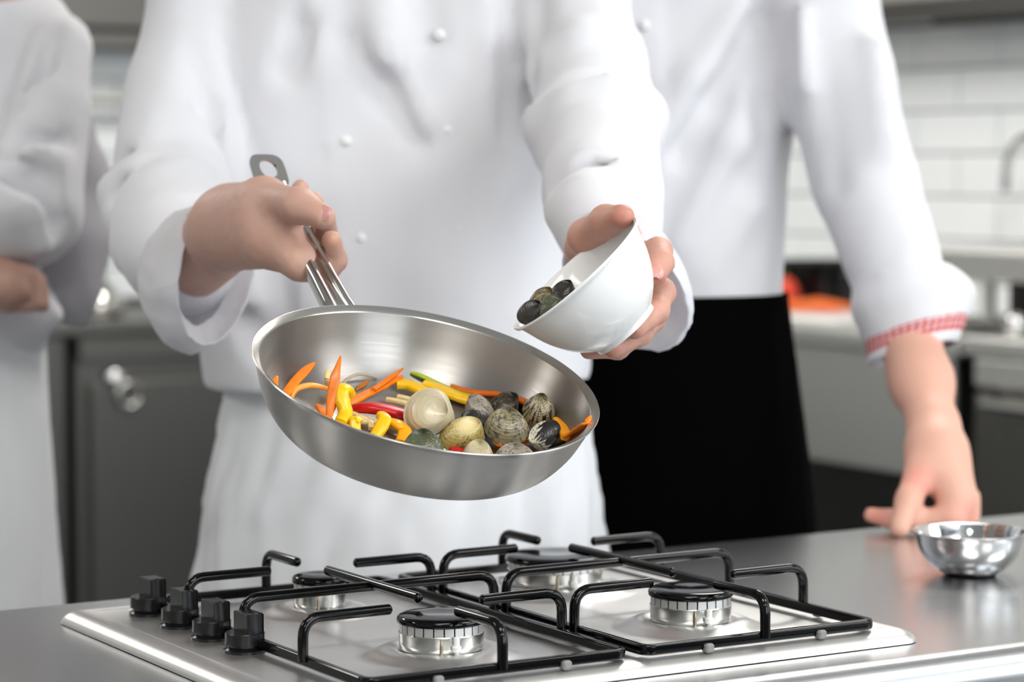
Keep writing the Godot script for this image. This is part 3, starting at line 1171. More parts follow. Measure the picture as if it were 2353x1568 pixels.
# ---------------------------------------------------------------- the pan and what is in it
func build_pan() -> void:
	var t := thing("frying_pan", "brushed stainless steel frying pan held tilted over the hob by its long handle", "frying pan")
	t.transform = Transform3D(Basis(Vector3(0.97785, -0.19989, -0.06208), Vector3(0.20928, 0.93371, 0.28997), Vector3(0.0, -0.29659, 0.95501)), Vector3(-0.0674, 1.1258, -1.9892))
	var s := Shape.new()
	var outer := curve2([Vector2(0.097, -0.0590), Vector2(0.1045, -0.0565), Vector2(0.1165, -0.0465), Vector2(0.1275, -0.0300), Vector2(0.1340, -0.0130), Vector2(0.1368, -0.0045), Vector2(0.1398, -0.0010)], 30)
	var inner := curve2([Vector2(0.1330, -0.0035), Vector2(0.1305, -0.0125), Vector2(0.1245, -0.0295), Vector2(0.1140, -0.0452), Vector2(0.1020, -0.0543), Vector2(0.0880, -0.0565)], 30)
	var prof := [Vector2(0.0005, -0.0590)]
	prof.append_array(outer)
	s.lathe(prof, 160)
	s.lathe(inner + [Vector2(0.05, -0.0567), Vector2(0.0005, -0.0567)], 160)
	for i in s.uv.size():
		s.uv[i] = Vector2(s.uv[i].x, s.uv[i].y)
	put("pan_body", s.mesh(35.0), M.pan_steel, t)
	var r := Shape.new()
	r.lathe([outer[-1], Vector2(0.1402, -0.0002), Vector2(0.1398, 0.0004), Vector2(0.1388, 0.0003), Vector2(0.1360, -0.0014), Vector2(0.1338, -0.0026), inner[0]], 160)
	put("pan_rim", r.mesh(60.0), M.pan_rim_steel, t)

	# handle: a wide pressed tube with two grooves along its top, ending in a flat eye
	var az := deg_to_rad(239.3)
	var rad := Vector3(cos(az), 0, sin(az))
	var side := Vector3(-sin(az), 0, cos(az))
	var e := deg_to_rad(19.0)
	var along := rad * cos(e) + Vector3.UP * sin(e)
	var up := Vector3.UP * cos(e) - rad * sin(e)
	var root := rad * 0.139 + Vector3.UP * -0.013
	var rows := []
	for k in [[-0.0035, 0.018, 0.0095], [0.004, 0.0162, 0.0095], [0.02, 0.0142, 0.0090], [0.05, 0.0130, 0.0085], [0.10, 0.0132, 0.0085], [0.14, 0.0140, 0.0080], [0.165, 0.0150, 0.0060], [0.176, 0.0155, 0.0035]]:
		var row := []
		var c: Vector3 = root + along * k[0]
		for j in 40:
			var a := TAU * j / 40
			var x := signf(cos(a)) * pow(absf(cos(a)), 0.75) * float(k[1])
			var y := signf(sin(a)) * pow(absf(sin(a)), 0.75) * float(k[2])
			if sin(a) > 0:
				var g := x / float(k[1])
				y -= 0.0034 * (exp(-pow((g - 0.34) / 0.12, 2)) + exp(-pow((g + 0.34) / 0.12, 2)))
			row.append(c + side * x + up * y)
		rows.append(row)
	var h := Shape.new()
	h.grid(rows, true)
	h.fan(rows[0], true)
	h.fan(rows[-1])
	var hm := put("handle", h.mesh(60.0), M.steel_polished, t)
	hm.set_meta("label", "polished steel handle with a hanging eye")
	# the eye: a flat tongue with an oval hole, bent up a little from the handle
	var e2 := deg_to_rad(14.0)
	var tongue := along * cos(e2) + up * sin(e2)
	var lift := up * cos(e2) - along * sin(e2)
	var from := root + along * 0.170
	var ring := Shape.new()
	var loops := []
	for q in [[1, 0.0013], [1, -0.0013], [0, -0.0013], [0, 0.0013], [1, 0.0013]]:
		var row := []
		for j in 48:
			var a := TAU * j / 48
			var ca := cos(a)
			var sa := sin(a)
			var p := Vector2(signf(ca) * pow(absf(ca), 0.5) * 0.0185, signf(sa) * pow(absf(sa), 0.6) * 0.0165) if q[0] else Vector2(ca * 0.0098, sa * 0.0085)
			row.append(from + tongue * (0.017 + p.x + (0.003 if not q[0] else 0.0)) + side * p.y + lift * float(q[1]))
		loops.append(row)
	ring.grid(loops, true)
	put("hanging_eye", ring.mesh(30.0), M.steel_polished, hm)
	for s2 in [-1, 1]:
		var rv := Shape.new()
		rv.lathe([Vector2(0.0045, 0.0), Vector2(0.0040, 0.0012), Vector2(0.0022, 0.0021), Vector2(0.0003, 0.0023)], 20)
		var o := put("rivet", rv.mesh(60.0), M.steel_polished, t, rad * 0.1315 + Vector3.UP * -0.0165 + side * 0.011 * s2)
		o.basis = Basis(side, -rad, side.cross(-rad))


func curve2(points: Array, n: int) -> Array:
	var out := []
	for k in n:
		var t := float(k) / (n - 1) * (points.size() - 1)
		var i := mini(int(t), points.size() - 2)
		var a: Vector2 = points[maxi(i - 1, 0)]
		var b: Vector2 = points[i]
		var c: Vector2 = points[i + 1]
		var d: Vector2 = points[mini(i + 2, points.size() - 1)]
		out.append(b.cubic_interpolate(c, a, d, t - i))
	return out


const PAN_UP := Vector3(0.2093, 0.9337, 0.29)


func strip(called: String, label: String, group: String, points: Array, width: Array, thick: float, c0: Color, c1: Color) -> void:
	# a cut strip of vegetable along a curve; width is listed from end to end, the colours go from one face to the other
	var n := 22
	var path := curve(points, n)
	var mid := Vector3.ZERO
	for p in path:
		mid += p / n
	var s := Shape.new()
	s.tinted = true
	var rows := []
	for i in n:
		var dir: Vector3 = (path[mini(i + 1, n - 1)] - path[maxi(i - 1, 0)]).normalized()
		var side := dir.cross(PAN_UP).normalized()
		var up := side.cross(dir)
		var t := float(i) / (n - 1) * (width.size() - 1)
		var k := mini(int(t), width.size() - 2)
		var w := lerpf(width[k], width[k + 1], t - k) * 0.5
		w *= 1.0 + 0.10 * noise.get_noise_2d(i * 0.9, mid.x * 900.0)
		var row := []
		for j in 12:
			var a := TAU * j / 12
			var q := Vector2(signf(cos(a)) * pow(absf(cos(a)), 0.6), signf(sin(a)) * pow(absf(sin(a)), 0.7))
			row.append(path[i] - mid + side * q.x * w + up * q.y * minf(thick, w * 2.0) * 0.5)
		rows.append(row)
	s.grid(rows, true)
	s.fan(rows[0], true)
	s.fan(rows[-1])
	for i in s.v.size():
		var p: Vector3 = s.v[i] + mid
		var m := clampf(0.5 + 0.8 * noise.get_noise_3dv(p * 130.0), 0.0, 1.0)
		var g := 1.0 + 0.10 * noise.get_noise_3dv(p * 700.0)
		var c := c0.lerp(c1, m).srgb_to_linear() * g
		s.col[i] = Color(c.r, c.g, c.b)
	var o := put(called, s.mesh(60.0), M.vegetable, self, mid)
	tag(o, label, "vegetable strip", group)


func clam(called_label: String, group: String, at: Vector3, face: Vector3, hinge: Vector3, size: Vector3, style: String, seed_at: int) -> void:
	# two domed valves that meet along a margin; size = half length from beak to margin, half width, half thickness
	var t := thing("clam", called_label, "clam", at, 0.0, group)
	var up := face.normalized()
	var back := (hinge - up * hinge.dot(up)).normalized()
	t.basis = Basis(back.cross(up) * -1.0, up, back * -1.0).orthonormalized()
	for s in [1, -1]:
		put("valve", valve(size, s, style, seed_at), M.shell, t)


func valve(size: Vector3, s: int, style: String, seed_at: int) -> ArrayMesh:
	var shape := Shape.new()
	shape.tinted = true
	var rings := 46
	var seg := 72
	var rows := []
	var tones := []
	for i in rings + 1:
		var k := pow(float(i) / rings, 0.8)
		var row := []
		for j in seg:
			var a := TAU * j / seg
			# outline: rounded, a little pointed at the beak (towards -z)
			var x := sin(a) * size.y * (1.0 - 0.12 * pow(maxf(cos(a), 0.0), 3.0))
			var z := -cos(a) * size.x
			if cos(a) > 0:
				x *= 1.0 - 0.16 * cos(a) * cos(a)
			var beak := Vector2(size.y * 0.10, -size.x * 0.92)
			var p := beak + (Vector2(x, z) - beak) * k
			var y := size.z * 1.28 * (1.0 - pow(k, 2.6)) * (0.30 + 0.90 * k)
			var rib := 0.00013 * sin(k * (84.0 if style != "cream_ridged" else 44.0)) * smoothstep(0.12, 0.3, k)
			if style == "cream_ridged":
				rib *= 0.9 * smoothstep(0.60, 0.80, k)
				y -= 0.0007 * (smoothstep(0.77, 0.785, k) + smoothstep(0.86, 0.87, k) + smoothstep(0.93, 0.94, k))
			y += rib * (1.0 - smoothstep(0.96, 1.0, k))
			row.append(Vector3(p.x, maxf(y, 0.0) * s + 0.00012 * s, p.y))
			tones.append(shell_tone(style, k, a, seed_at))
		tones.append(tones[tones.size() - seg])
		rows.append(row)
	shape.grid(rows, true, s > 0)
	for i in tones.size():
		var c: Color = tones[i]
		shape.col[i] = c.srgb_to_linear()
	return shape.smooth()


func shell_tone(style: String, k: float, a: float, sd: int) -> Color:
	var band := 0.5 + 0.5 * noise.get_noise_2d(k * 14.0, sd * 7.3)
	var fine := 0.5 + 0.5 * noise.get_noise_2d(k * 60.0, a * 1.5 + sd)
	var ray := 0.5 + 0.5 * noise.get_noise_2d(a * 5.0 + sd * 3.1, k * 2.0)
	var blot := 0.5 + 0.5 * noise.get_noise_3d(cos(a) * k * 7.0, sin(a) * k * 7.0, sd * 5.7)
	match style:
		"cream_ridged":
			var c := Color(0.84, 0.80, 0.69).lerp(Color(0.70, 0.64, 0.51), band * 0.8)
			return c.lerp(Color(0.58, 0.50, 0.37), smoothstep(0.55, 0.9, fine) * 0.30)
		"yellow_cream":
			var c := Color(0.86, 0.79, 0.58).lerp(Color(0.64, 0.56, 0.30), smoothstep(0.35, 0.95, k))
			return c.lerp(Color(0.28, 0.27, 0.18), smoothstep(0.50, 0.75, blot) * smoothstep(0.4, 0.9, k) * 0.8)
		"grey_brown":
			var c := Color(0.66, 0.60, 0.47).lerp(Color(0.38, 0.38, 0.30), band)
			c = c.lerp(Color(0.16, 0.15, 0.12), smoothstep(0.52, 0.68, blot) * 0.8)
			return c.lerp(Color(0.76, 0.70, 0.56), smoothstep(0.6, 0.8, fine) * 0.5)
		"rayed":
			var c := Color(0.66, 0.58, 0.42).lerp(Color(0.40, 0.40, 0.30), fine * 0.6)
			return c.lerp(Color(0.08, 0.07, 0.06), smoothstep(0.50, 0.60, ray))
		"zigzag":
			var c := Color(0.85, 0.83, 0.74).lerp(Color(0.50, 0.53, 0.56), smoothstep(0.5, 0.75, blot))
			var across := sin(a) * k
			var tooth := absf(fposmod(across * 3.2 + 0.15 * sd, 1.0) - 0.5) * 0.8
			var on := smoothstep(0.0, 0.06, -cos(a) * k + 0.5 * across - 0.02 - tooth)
			on = maxf(on, smoothstep(0.62, 0.66, blot) * 0.8)
			return c.lerp(Color(0.06, 0.06, 0.06), on)
		"dark_brown":
			var c := Color(0.20, 0.17, 0.13).lerp(Color(0.45, 0.36, 0.24), smoothstep(0.5, 0.7, blot))
			return c.lerp(Color(0.06, 0.055, 0.05), smoothstep(0.5, 0.65, ray) * 0.8)
		"pale_grey":
			var c := Color(0.72, 0.66, 0.56).lerp(Color(0.48, 0.47, 0.45), band)
			return c.lerp(Color(0.12, 0.10, 0.10), smoothstep(0.62, 0.70, ray))
		"green":
			var c := Color(0.34, 0.36, 0.26).lerp(Color(0.22, 0.27, 0.22), band)
			return c.lerp(Color(0.55, 0.46, 0.24), smoothstep(0.58, 0.72, blot) * 0.8)
		"cream_orange":
			var c := Color(0.82, 0.78, 0.64).lerp(Color(0.60, 0.58, 0.48), band)
			return c.lerp(Color(0.78, 0.52, 0.22), smoothstep(0.64, 0.74, ray) * 0.9)
		_:
			var c := Color(0.09, 0.085, 0.08).lerp(Color(0.20, 0.19, 0.15), band)
			return c.lerp(Color(0.34, 0.31, 0.22), smoothstep(0.68, 0.80, blot) * 0.6)


func build_food() -> void:
	var g := "clams in the pan"
	clam("largest clam in the pan, round and cream white with stepped growth ridges", g, Vector3(-0.0671, 1.0947, -2.0115), Vector3(-0.22, 0.42, 0.88), Vector3(0.88, -0.34, 0.1), Vector3(0.0205, 0.0210, 0.0135), "cream_ridged", 1)
	clam("yellowish cream clam with an olive lower edge, beside the largest cream clam", g, Vector3(-0.0404, 1.0769, -2.0011), Vector3(-0.15, 0.70, 0.70), Vector3(0.9, 0.2, -0.1), Vector3(0.0185, 0.0150, 0.0125), "yellow_cream", 2)
	clam("large grey and brown banded clam in the middle of the heap", g, Vector3(-0.0040, 1.0795, -2.0289), Vector3(0.0, 0.62, 0.78), Vector3(0.25, 0.7, -0.6), Vector3(0.0150, 0.0190, 0.0130), "grey_brown", 3)
	clam("upright round clam with dark rays, farthest along towards the pan's right side", g, Vector3(0.0219, 1.0917, -2.0522), Vector3(0.15, 0.28, 0.95), Vector3(0.15, 0.95, -0.3), Vector3(0.0140, 0.0136, 0.0110), "rayed", 4)
	clam("white clam with a black zigzag pattern, near the lower right rim", g, Vector3(0.0268, 1.0757, -2.0249), Vector3(-0.35, 0.50, 0.80), Vector3(-0.7, -0.55, 0.1), Vector3(0.0140, 0.0118, 0.0095), "zigzag", 5)
	clam("dark brown mottled clam behind the grey and brown one, beside the rayed clam", g, Vector3(-0.0066, 1.0923, -2.0727), Vector3(0.1, 0.75, 0.65), Vector3(0.8, 0.4, -0.5), Vector3(0.0135, 0.0125, 0.0110), "dark_brown", 6)
	clam("small pale grey clam with a dark side, behind the yellowish cream clam", g, Vector3(-0.0266, 1.0921, -2.0599), Vector3(0.2, 0.60, 0.75), Vector3(-0.7, 0.5, -0.3), Vector3(0.0130, 0.0110, 0.0100), "pale_grey", 7)
	clam("glossy black clam wedged between the pale grey and the yellowish clams", g, Vector3(-0.0281, 1.0838, -2.0425), Vector3(0.0, 0.85, 0.5), Vector3(-0.9, 0.1, 0.0), Vector3(0.0135, 0.0120, 0.0085), "black", 8)
	clam("dark green clam half hidden by the front rim, below the largest cream clam", g, Vector3(-0.0698, 1.0701, -1.9684), Vector3(-0.05, 0.72, 0.68), Vector3(0.1, 0.6, -0.75), Vector3(0.0140, 0.0165, 0.0110), "green", 9)
	clam("cream clam with an orange ray, half hidden by the front rim", g, Vector3(-0.0269, 1.0625, -1.9749), Vector3(0.05, 0.75, 0.65), Vector3(0.2, 0.6, -0.75), Vector3(0.0125, 0.0130, 0.0110), "cream_orange", 10)
	clam("flat grey brown clam mostly hidden by the front rim, below the zigzag clam", g, Vector3(0.0029, 1.0586, -1.9906), Vector3(0.05, 0.80, 0.60), Vector3(0.1, 0.6, -0.75), Vector3(0.0130, 0.0180, 0.0095), "pale_grey", 11)

	var o0 := Color(0.97, 0.53, 0.02)
	var o1 := Color(0.91, 0.43, 0.01)
	var c := "carrot strips in the pan"
	strip("carrot_strip", "short orange carrot tip standing against the left wall of the pan", c, [Vector3(-0.1886, 1.1155, -1.9937), Vector3(-0.1883, 1.1196, -1.9981), Vector3(-0.1872, 1.1239, -2.0052)], [0.006, 0.0055, 0.002], 0.003, o0, o1)
	strip("carrot_strip", "broad orange carrot strip leaning up the left wall of the pan", c, [Vector3(-0.1822, 1.1077, -2.0064), Vector3(-0.1754, 1.1173, -2.0253), Vector3(-0.1678, 1.1255, -2.0450), Vector3(-0.1617, 1.1302, -2.0578)], [0.007, 0.0085, 0.0085, 0.003], 0.0028, o0, o1)
	strip("carrot_strip", "pale orange carrot strip bent into an arch near the left wall", c, [Vector3(-0.1781, 1.1055, -2.0154), Vector3(-0.1727, 1.1129, -2.0184), Vector3(-0.1627, 1.1153, -2.0238), Vector3(-0.1535, 1.1131, -2.0325), Vector3(-0.1474, 1.1082, -2.0551)], [0.005, 0.005, 0.005, 0.0045, 0.004], 0.004, Color(0.99, 0.70, 0.34), Color(0.97, 0.60, 0.22))
	strip("carrot_strip", "tall pointed carrot strip standing up behind the yellow pepper", c, [Vector3(-0.1426, 1.0970, -1.9631), Vector3(-0.1413, 1.1106, -1.9641), Vector3(-0.1384, 1.1263, -1.9682), Vector3(-0.1347, 1.1425, -1.9794)], [0.006, 0.0075, 0.0080, 0.001], 0.003, Color(0.90, 0.47, 0.04), Color(0.82, 0.40, 0.03))
	strip("carrot_strip", "thin carrot strip crossing behind the tall pointed one", c, [Vector3(-0.1471, 1.0909, -2.0003), Vector3(-0.1432, 1.1002, -2.0053), Vector3(-0.1411, 1.1103, -2.0050)], [0.006, 0.006, 0.003], 0.003, o0, o1)
	strip("carrot_strip", "forked carrot strip lying from the yellow pepper towards the far wall", c, [Vector3(-0.1338, 1.0984, -2.0307), Vector3(-0.1203, 1.1048, -2.0539), Vector3(-0.1066, 1.1099, -2.0769), Vector3(-0.0919, 1.1163, -2.0954)], [0.009, 0.0085, 0.008, 0.003], 0.0035, o0, o1)
	strip("carrot_strip", "thin upper prong of carrot beside the forked strip", c, [Vector3(-0.1136, 1.1085, -2.0603), Vector3(-0.1025, 1.1152, -2.0828), Vector3(-0.0910, 1.1228, -2.0996)], [0.005, 0.005, 0.0015], 0.003, Color(0.90, 0.50, 0.12), o1)
	strip("carrot_strip", "short carrot stub in the tangle beside the left rim", c, [Vector3(-0.1550, 1.0993, -2.0145), Vector3(-0.1495, 1.0955, -1.9960), Vector3(-0.1441, 1.0908, -1.9881)], [0.006, 0.0075, 0.006], 0.004, o0, o1)
	strip("carrot_strip", "small wedge of carrot on the bare steel behind the red pepper", c, [Vector3(-0.1287, 1.1066, -2.0739), Vector3(-0.1241, 1.1102, -2.0821), Vector3(-0.1192, 1.1134, -2.0911)], [0.001, 0.0055, 0.002], 0.002, Color(0.78, 0.45, 0.10), Color(0.70, 0.40, 0.1))
	strip("carrot_strip", "long deep orange carrot strip behind the clams on the right", c, [Vector3(-0.0512, 1.1075, -2.1043), Vector3(-0.0351, 1.1032, -2.0994), Vector3(-0.0132, 1.1019, -2.0937), Vector3(0.0013, 1.0997, -2.0855), Vector3(0.0128, 1.0963, -2.0760)], [0.005, 0.007, 0.008, 0.010, 0.010], 0.004, Color(0.86, 0.42, 0.06), Color(0.76, 0.34, 0.05))
	strip("carrot_strip", "carrot strip curling up to the rim on the far right", c, [Vector3(0.0438, 1.0754, -2.0152), Vector3(0.0499, 1.0798, -2.0066), Vector3(0.0574, 1.0882, -1.9794), Vector3(0.0623, 1.0948, -1.9819)], [0.008, 0.006, 0.007, 0.0015], 0.003, o0, o1)
	strip("carrot_strip", "wide carrot slice under the grey and brown clam", c, [Vector3(-0.0128, 1.0689, -2.0228), Vector3(0.0048, 1.0694, -2.0372), Vector3(0.0182, 1.0731, -2.0431)], [0.010, 0.014, 0.010], 0.004, Color(0.92, 0.52, 0.05), o1)
	var y0 := Color(0.99, 0.80, 0.04)
	var y1 := Color(0.93, 0.70, 0.02)
	c = "yellow pepper strips in the pan"
	strip("yellow_pepper_strip", "thick upright yellow pepper strip with a hooked top", c, [Vector3(-0.1295, 1.1079, -2.0194), Vector3(-0.1323, 1.1133, -2.0141), Vector3(-0.1366, 1.1119, -2.0064), Vector3(-0.1346, 1.1034, -2.0011), Vector3(-0.1323, 1.0953, -1.9976), Vector3(-0.1358, 1.0887, -1.9875)], [0.008, 0.011, 0.013, 0.012, 0.012, 0.010], 0.008, y0, y1)
	strip("yellow_pepper_strip", "short curled yellow pepper strip behind the front rim", c, [Vector3(-0.1199, 1.0889, -1.9858), Vector3(-0.1233, 1.0909, -1.9864), Vector3(-0.1239, 1.0850, -1.9840), Vector3(-0.1218, 1.0796, -1.9822)], [0.007, 0.009, 0.009, 0.008], 0.006, y0, y1)
	strip("yellow_pepper_strip", "crooked yellow pepper strip in front of the red pepper", c, [Vector3(-0.1050, 1.0933, -2.0039), Vector3(-0.1012, 1.0905, -1.9975), Vector3(-0.1037, 1.0849, -1.9914), Vector3(-0.1082, 1.0778, -1.9861)], [0.008, 0.011, 0.011, 0.010], 0.007, Color(0.96, 0.75, 0.03), y1)
	strip("yellow_pepper_strip", "golden yellow pepper strip beside the largest cream clam", c, [Vector3(-0.0981, 1.0877, -2.0045), Vector3(-0.0910, 1.0860, -2.0007), Vector3(-0.0853, 1.0807, -1.9981), Vector3(-0.0876, 1.0730, -1.9856)], [0.009, 0.011, 0.012, 0.010], 0.006, Color(0.97, 0.69, 0.04), Color(0.92, 0.60, 0.03))
	strip("yellow_pepper_strip", "yellow pepper strip running under the largest cream clam from behind", c, [Vector3(-0.0957, 1.1102, -2.0903), Vector3(-0.0863, 1.1101, -2.0907), Vector3(-0.0745, 1.1055, -2.0858), Vector3(-0.0601, 1.0990, -2.0856)], [0.010, 0.013, 0.012, 0.012], 0.007, Color(0.95, 0.76, 0.06), y1)
	strip("yellow_pepper_strip", "long straight yellow pepper strip behind the pale grey clam", c, [Vector3(-0.0736, 1.1100, -2.1008), Vector3(-0.0604, 1.1060, -2.0964), Vector3(-0.0458, 1.1000, -2.0899), Vector3(-0.0306, 1.0950, -2.0891)], [0.011, 0.013, 0.013, 0.010], 0.006, Color(0.95, 0.76, 0.05), y1)
	strip("yellow_pepper_strip", "flat yellow pepper strip behind the front rim on the left", c, [Vector3(-0.1393, 1.0876, -1.9883), Vector3(-0.1309, 1.0848, -1.9854), Vector3(-0.1234, 1.0813, -1.9862)], [0.007, 0.008, 0.007], 0.005, y0, y1)
	strip("yellow_pepper_strip", "piece of yellow pepper between the zigzag clam and the right rim", c, [Vector3(0.0353, 1.0848, -2.0468), Vector3(0.0407, 1.0799, -2.0321), Vector3(0.0438, 1.0741, -2.0141)], [0.006, 0.009, 0.010], 0.006, Color(0.97, 0.67, 0.05), Color(0.90, 0.55, 0.05))
	c = "red pepper strips in the pan"
	strip("red_pepper_strip", "glossy red pepper strip beside the largest cream clam", c, [Vector3(-0.1299, 1.0969, -2.0249), Vector3(-0.1144, 1.0971, -2.0230), Vector3(-0.0988, 1.0946, -2.0264), Vector3(-0.0860, 1.0907, -2.0300)], [0.004, 0.012, 0.015, 0.012], 0.008, Color(0.80, 0.04, 0.03), Color(0.66, 0.02, 0.02))
	strip("red_pepper_strip", "end of a red pepper strip showing at the front rim", c, [Vector3(-0.0471, 1.0671, -1.9889), Vector3(-0.0414, 1.0658, -1.9820), Vector3(-0.0347, 1.0643, -1.9889)], [0.008, 0.010, 0.008], 0.006, Color(0.80, 0.04, 0.03), Color(0.66, 0.02, 0.02))
	c = "pale onion and ginger strips in the pan"
	var p0 := Color(0.92, 0.83, 0.62)
	var p1 := Color(0.84, 0.74, 0.50)
	strip("onion_strip", "short cream stalk standing beside the tall pointed carrot", c, [Vector3(-0.1511, 1.1130, -2.0576), Vector3(-0.1506, 1.1187, -2.0501), Vector3(-0.1498, 1.1247, -2.0542)], [0.005, 0.0048, 0.004], 0.004, p0, p1)
	strip("onion_strip", "thin translucent onion arch on the bare steel of the far wall", c, [Vector3(-0.1400, 1.1110, -2.0724), Vector3(-0.1351, 1.1167, -2.0736), Vector3(-0.1262, 1.1196, -2.0814), Vector3(-0.1174, 1.1174, -2.0907), Vector3(-0.1119, 1.1144, -2.0957)], [0.004, 0.003, 0.003, 0.0025, 0.0015], 0.002, Color(0.76, 0.70, 0.60), Color(0.66, 0.6, 0.5))
	strip("ginger_strip", "cream ginger stick poking out from behind the largest cream clam", c, [Vector3(-0.1030, 1.1004, -2.0626), Vector3(-0.0944, 1.0991, -2.0612), Vector3(-0.0827, 1.0960, -2.0632)], [0.005, 0.005, 0.005], 0.004, p0, p1)
	strip("ginger_strip", "second ginger stick just above the first, behind the largest clam", c, [Vector3(-0.0943, 1.1014, -2.0755), Vector3(-0.0870, 1.1001, -2.0733), Vector3(-0.0795, 1.0981, -2.0721)], [0.005, 0.005, 0.005], 0.004, p0, p1)
	strip("ginger_strip", "long cream stick running from the hooked yellow pepper under the crooked one", c, [Vector3(-0.1320, 1.0941, -2.0247), Vector3(-0.1189, 1.0894, -2.0156), Vector3(-0.1048, 1.0841, -2.0123)], [0.005, 0.006, 0.004], 0.004, p0, p1)
	strip("ginger_strip", "cream stick with a hooked end in front of the red pepper", c, [Vector3(-0.1326, 1.0912, -2.0115), Vector3(-0.1205, 1.0881, -2.0070), Vector3(-0.1134, 1.0870, -2.0049), Vector3(-0.1120, 1.0827, -1.9990)], [0.005, 0.006, 0.0055, 0.005], 0.004, p0, p1)
	strip("ginger_strip", "cream stick crossing behind the golden yellow pepper", c, [Vector3(-0.1008, 1.0844, -2.0161), Vector3(-0.0942, 1.0822, -2.0103), Vector3(-0.0865, 1.0789, -2.0086)], [0.005, 0.005, 0.004], 0.004, p0, p1)
	strip("leek_strip", "tapered green and yellow leek strip above the long yellow pepper", "", [Vector3(-0.0848, 1.1189, -2.1077), Vector3(-0.0745, 1.1153, -2.1065), Vector3(-0.0606, 1.1091, -2.1029), Vector3(-0.0437, 1.1023, -2.0972), Vector3(-0.0306, 1.0990, -2.0933)], [0.002, 0.006, 0.006, 0.006, 0.008], 0.003, Color(0.56, 0.68, 0.05), Color(0.72, 0.74, 0.16))


# ---------------------------------------------------------------- the bowls
func build_bowls() -> void:
	var up := Vector3(-0.6654, 0.7395, 0.102).normalized()
	var side := Vector3(0, 0, 1).cross(up).normalized() * -1.0
	var b := thing("porcelain_bowl", "white porcelain bowl tipped by a hand towards the frying pan", "bowl")
	b.transform = Transform3D(Basis(side, up, side.cross(up)), Vector3(0.0520, 1.2035, -2.0588))
	var s := Shape.new()
	var outer := curve2([Vector2(0.030, -0.0585), Vector2(0.034, -0.0560), Vector2(0.046, -0.0440), Vector2(0.0560, -0.0260), Vector2(0.0620, -0.0080), Vector2(0.0640, -0.0020)], 20)
	s.lathe([Vector2(0.0005, -0.0590), Vector2(0.0255, -0.0590), Vector2(0.0275, -0.0628), Vector2(0.0295, -0.0628)] + outer + [Vector2(0.0668, -0.0012), Vector2(0.0674, 0.0002), Vector2(0.0668, 0.0014), Vector2(0.0640, 0.0010), Vector2(0.0615, -0.0020)] + curve2([Vector2(0.0596, -0.0080), Vector2(0.0535, -0.0255), Vector2(0.0432, -0.0425), Vector2(0.030, -0.0535), Vector2(0.012, -0.0560), Vector2(0.0005, -0.0560)], 20), 128)
	put("bowl_body", s.mesh(40.0), M.porcelain, b)
	var g := "clams in the tipped bowl"
	clam("shiny black clam lowest in the tipped bowl, nearest its pouring edge", g, Vector3(0.0147, 1.1723, -2.0446), Vector3(-0.2, 0.5, 0.85), Vector3(0.8, 0.3, -0.3), Vector3(0.0115, 0.0100, 0.0085), "black", 21)
	clam("striped dark clam with pale patches in the tipped bowl, behind the lowest one", g, Vector3(0.0255, 1.1794, -2.0691), Vector3(-0.1, 0.7, 0.7), Vector3(0.5, 0.6, -0.4), Vector3(0.0125, 0.0120, 0.0090), "rayed", 22)
	clam("plain dark clam highest up in the tipped bowl", g, Vector3(0.0412, 1.1867, -2.0676), Vector3(-0.3, 0.8, 0.5), Vector3(0.7, 0.5, -0.3), Vector3(0.0120, 0.0115, 0.0080), "black", 23)
	clam("olive green clam tucked against the near side of the tipped bowl", g, Vector3(0.0301, 1.1774, -2.0419), Vector3(-0.3, 0.8, 0.5), Vector3(0.6, 0.6, 0.3), Vector3(0.0115, 0.0105, 0.0075), "green", 24)

	var d := thing("steel_bowl", "small polished steel bowl standing on the worktop beside the resting hand", "bowl", Vector3(0.4395, COUNTER_Y + 0.0005, -2.400))
	var q := Shape.new()
	q.lathe([Vector2(0.0005, 0.0), Vector2(0.024, 0.0)] + curve2([Vector2(0.026, 0.001), Vector2(0.038, 0.009), Vector2(0.0480, 0.022), Vector2(0.0525, 0.0370), Vector2(0.0535, 0.0400)], 16) + [Vector2(0.0560, 0.0412), Vector2(0.0562, 0.0420), Vector2(0.0550, 0.0424), Vector2(0.0530, 0.0416)] + curve2([Vector2(0.0515, 0.0370), Vector2(0.0465, 0.0220), Vector2(0.0370, 0.0105), Vector2(0.024, 0.0030), Vector2(0.0005, 0.0030)], 16), 96)
	put("bowl_body", q.mesh(50.0), M.chrome, d)


# ---------------------------------------------------------------- the cooks
func person(label: String, at: Vector3) -> Node3D:
	return thing("person", label, "person", at)


func skin_field() -> Field:
	var f := Field.new()
	f.base_tint = Color(0.765, 0.605, 0.54).srgb_to_linear()
	return f


func cloth_field(seed_at: int, amp: float, scale := Vector3(8, 3, 8)) -> Field:
	var f := Field.new()
	f.rough = FastNoiseLite.new()
	f.rough.seed = seed_at
	f.rough.frequency = 1.0
	f.rough.fractal_octaves = 2
	f.rough_amp = amp
	f.rough_scale = scale
	return f


func side_plane(a: Vector3, b: Vector3, over: Vector3) -> Plane:
	# the upright plane through a and b that also holds the line of sight at a; its positive side is where «over» lies
	var n := (b - a).cross(Vector3(a.x, 0, a.z)).normalized()
	var p := Plane(n, a)
	return p if p.distance_to(over) > 0 else Plane(-n, a)


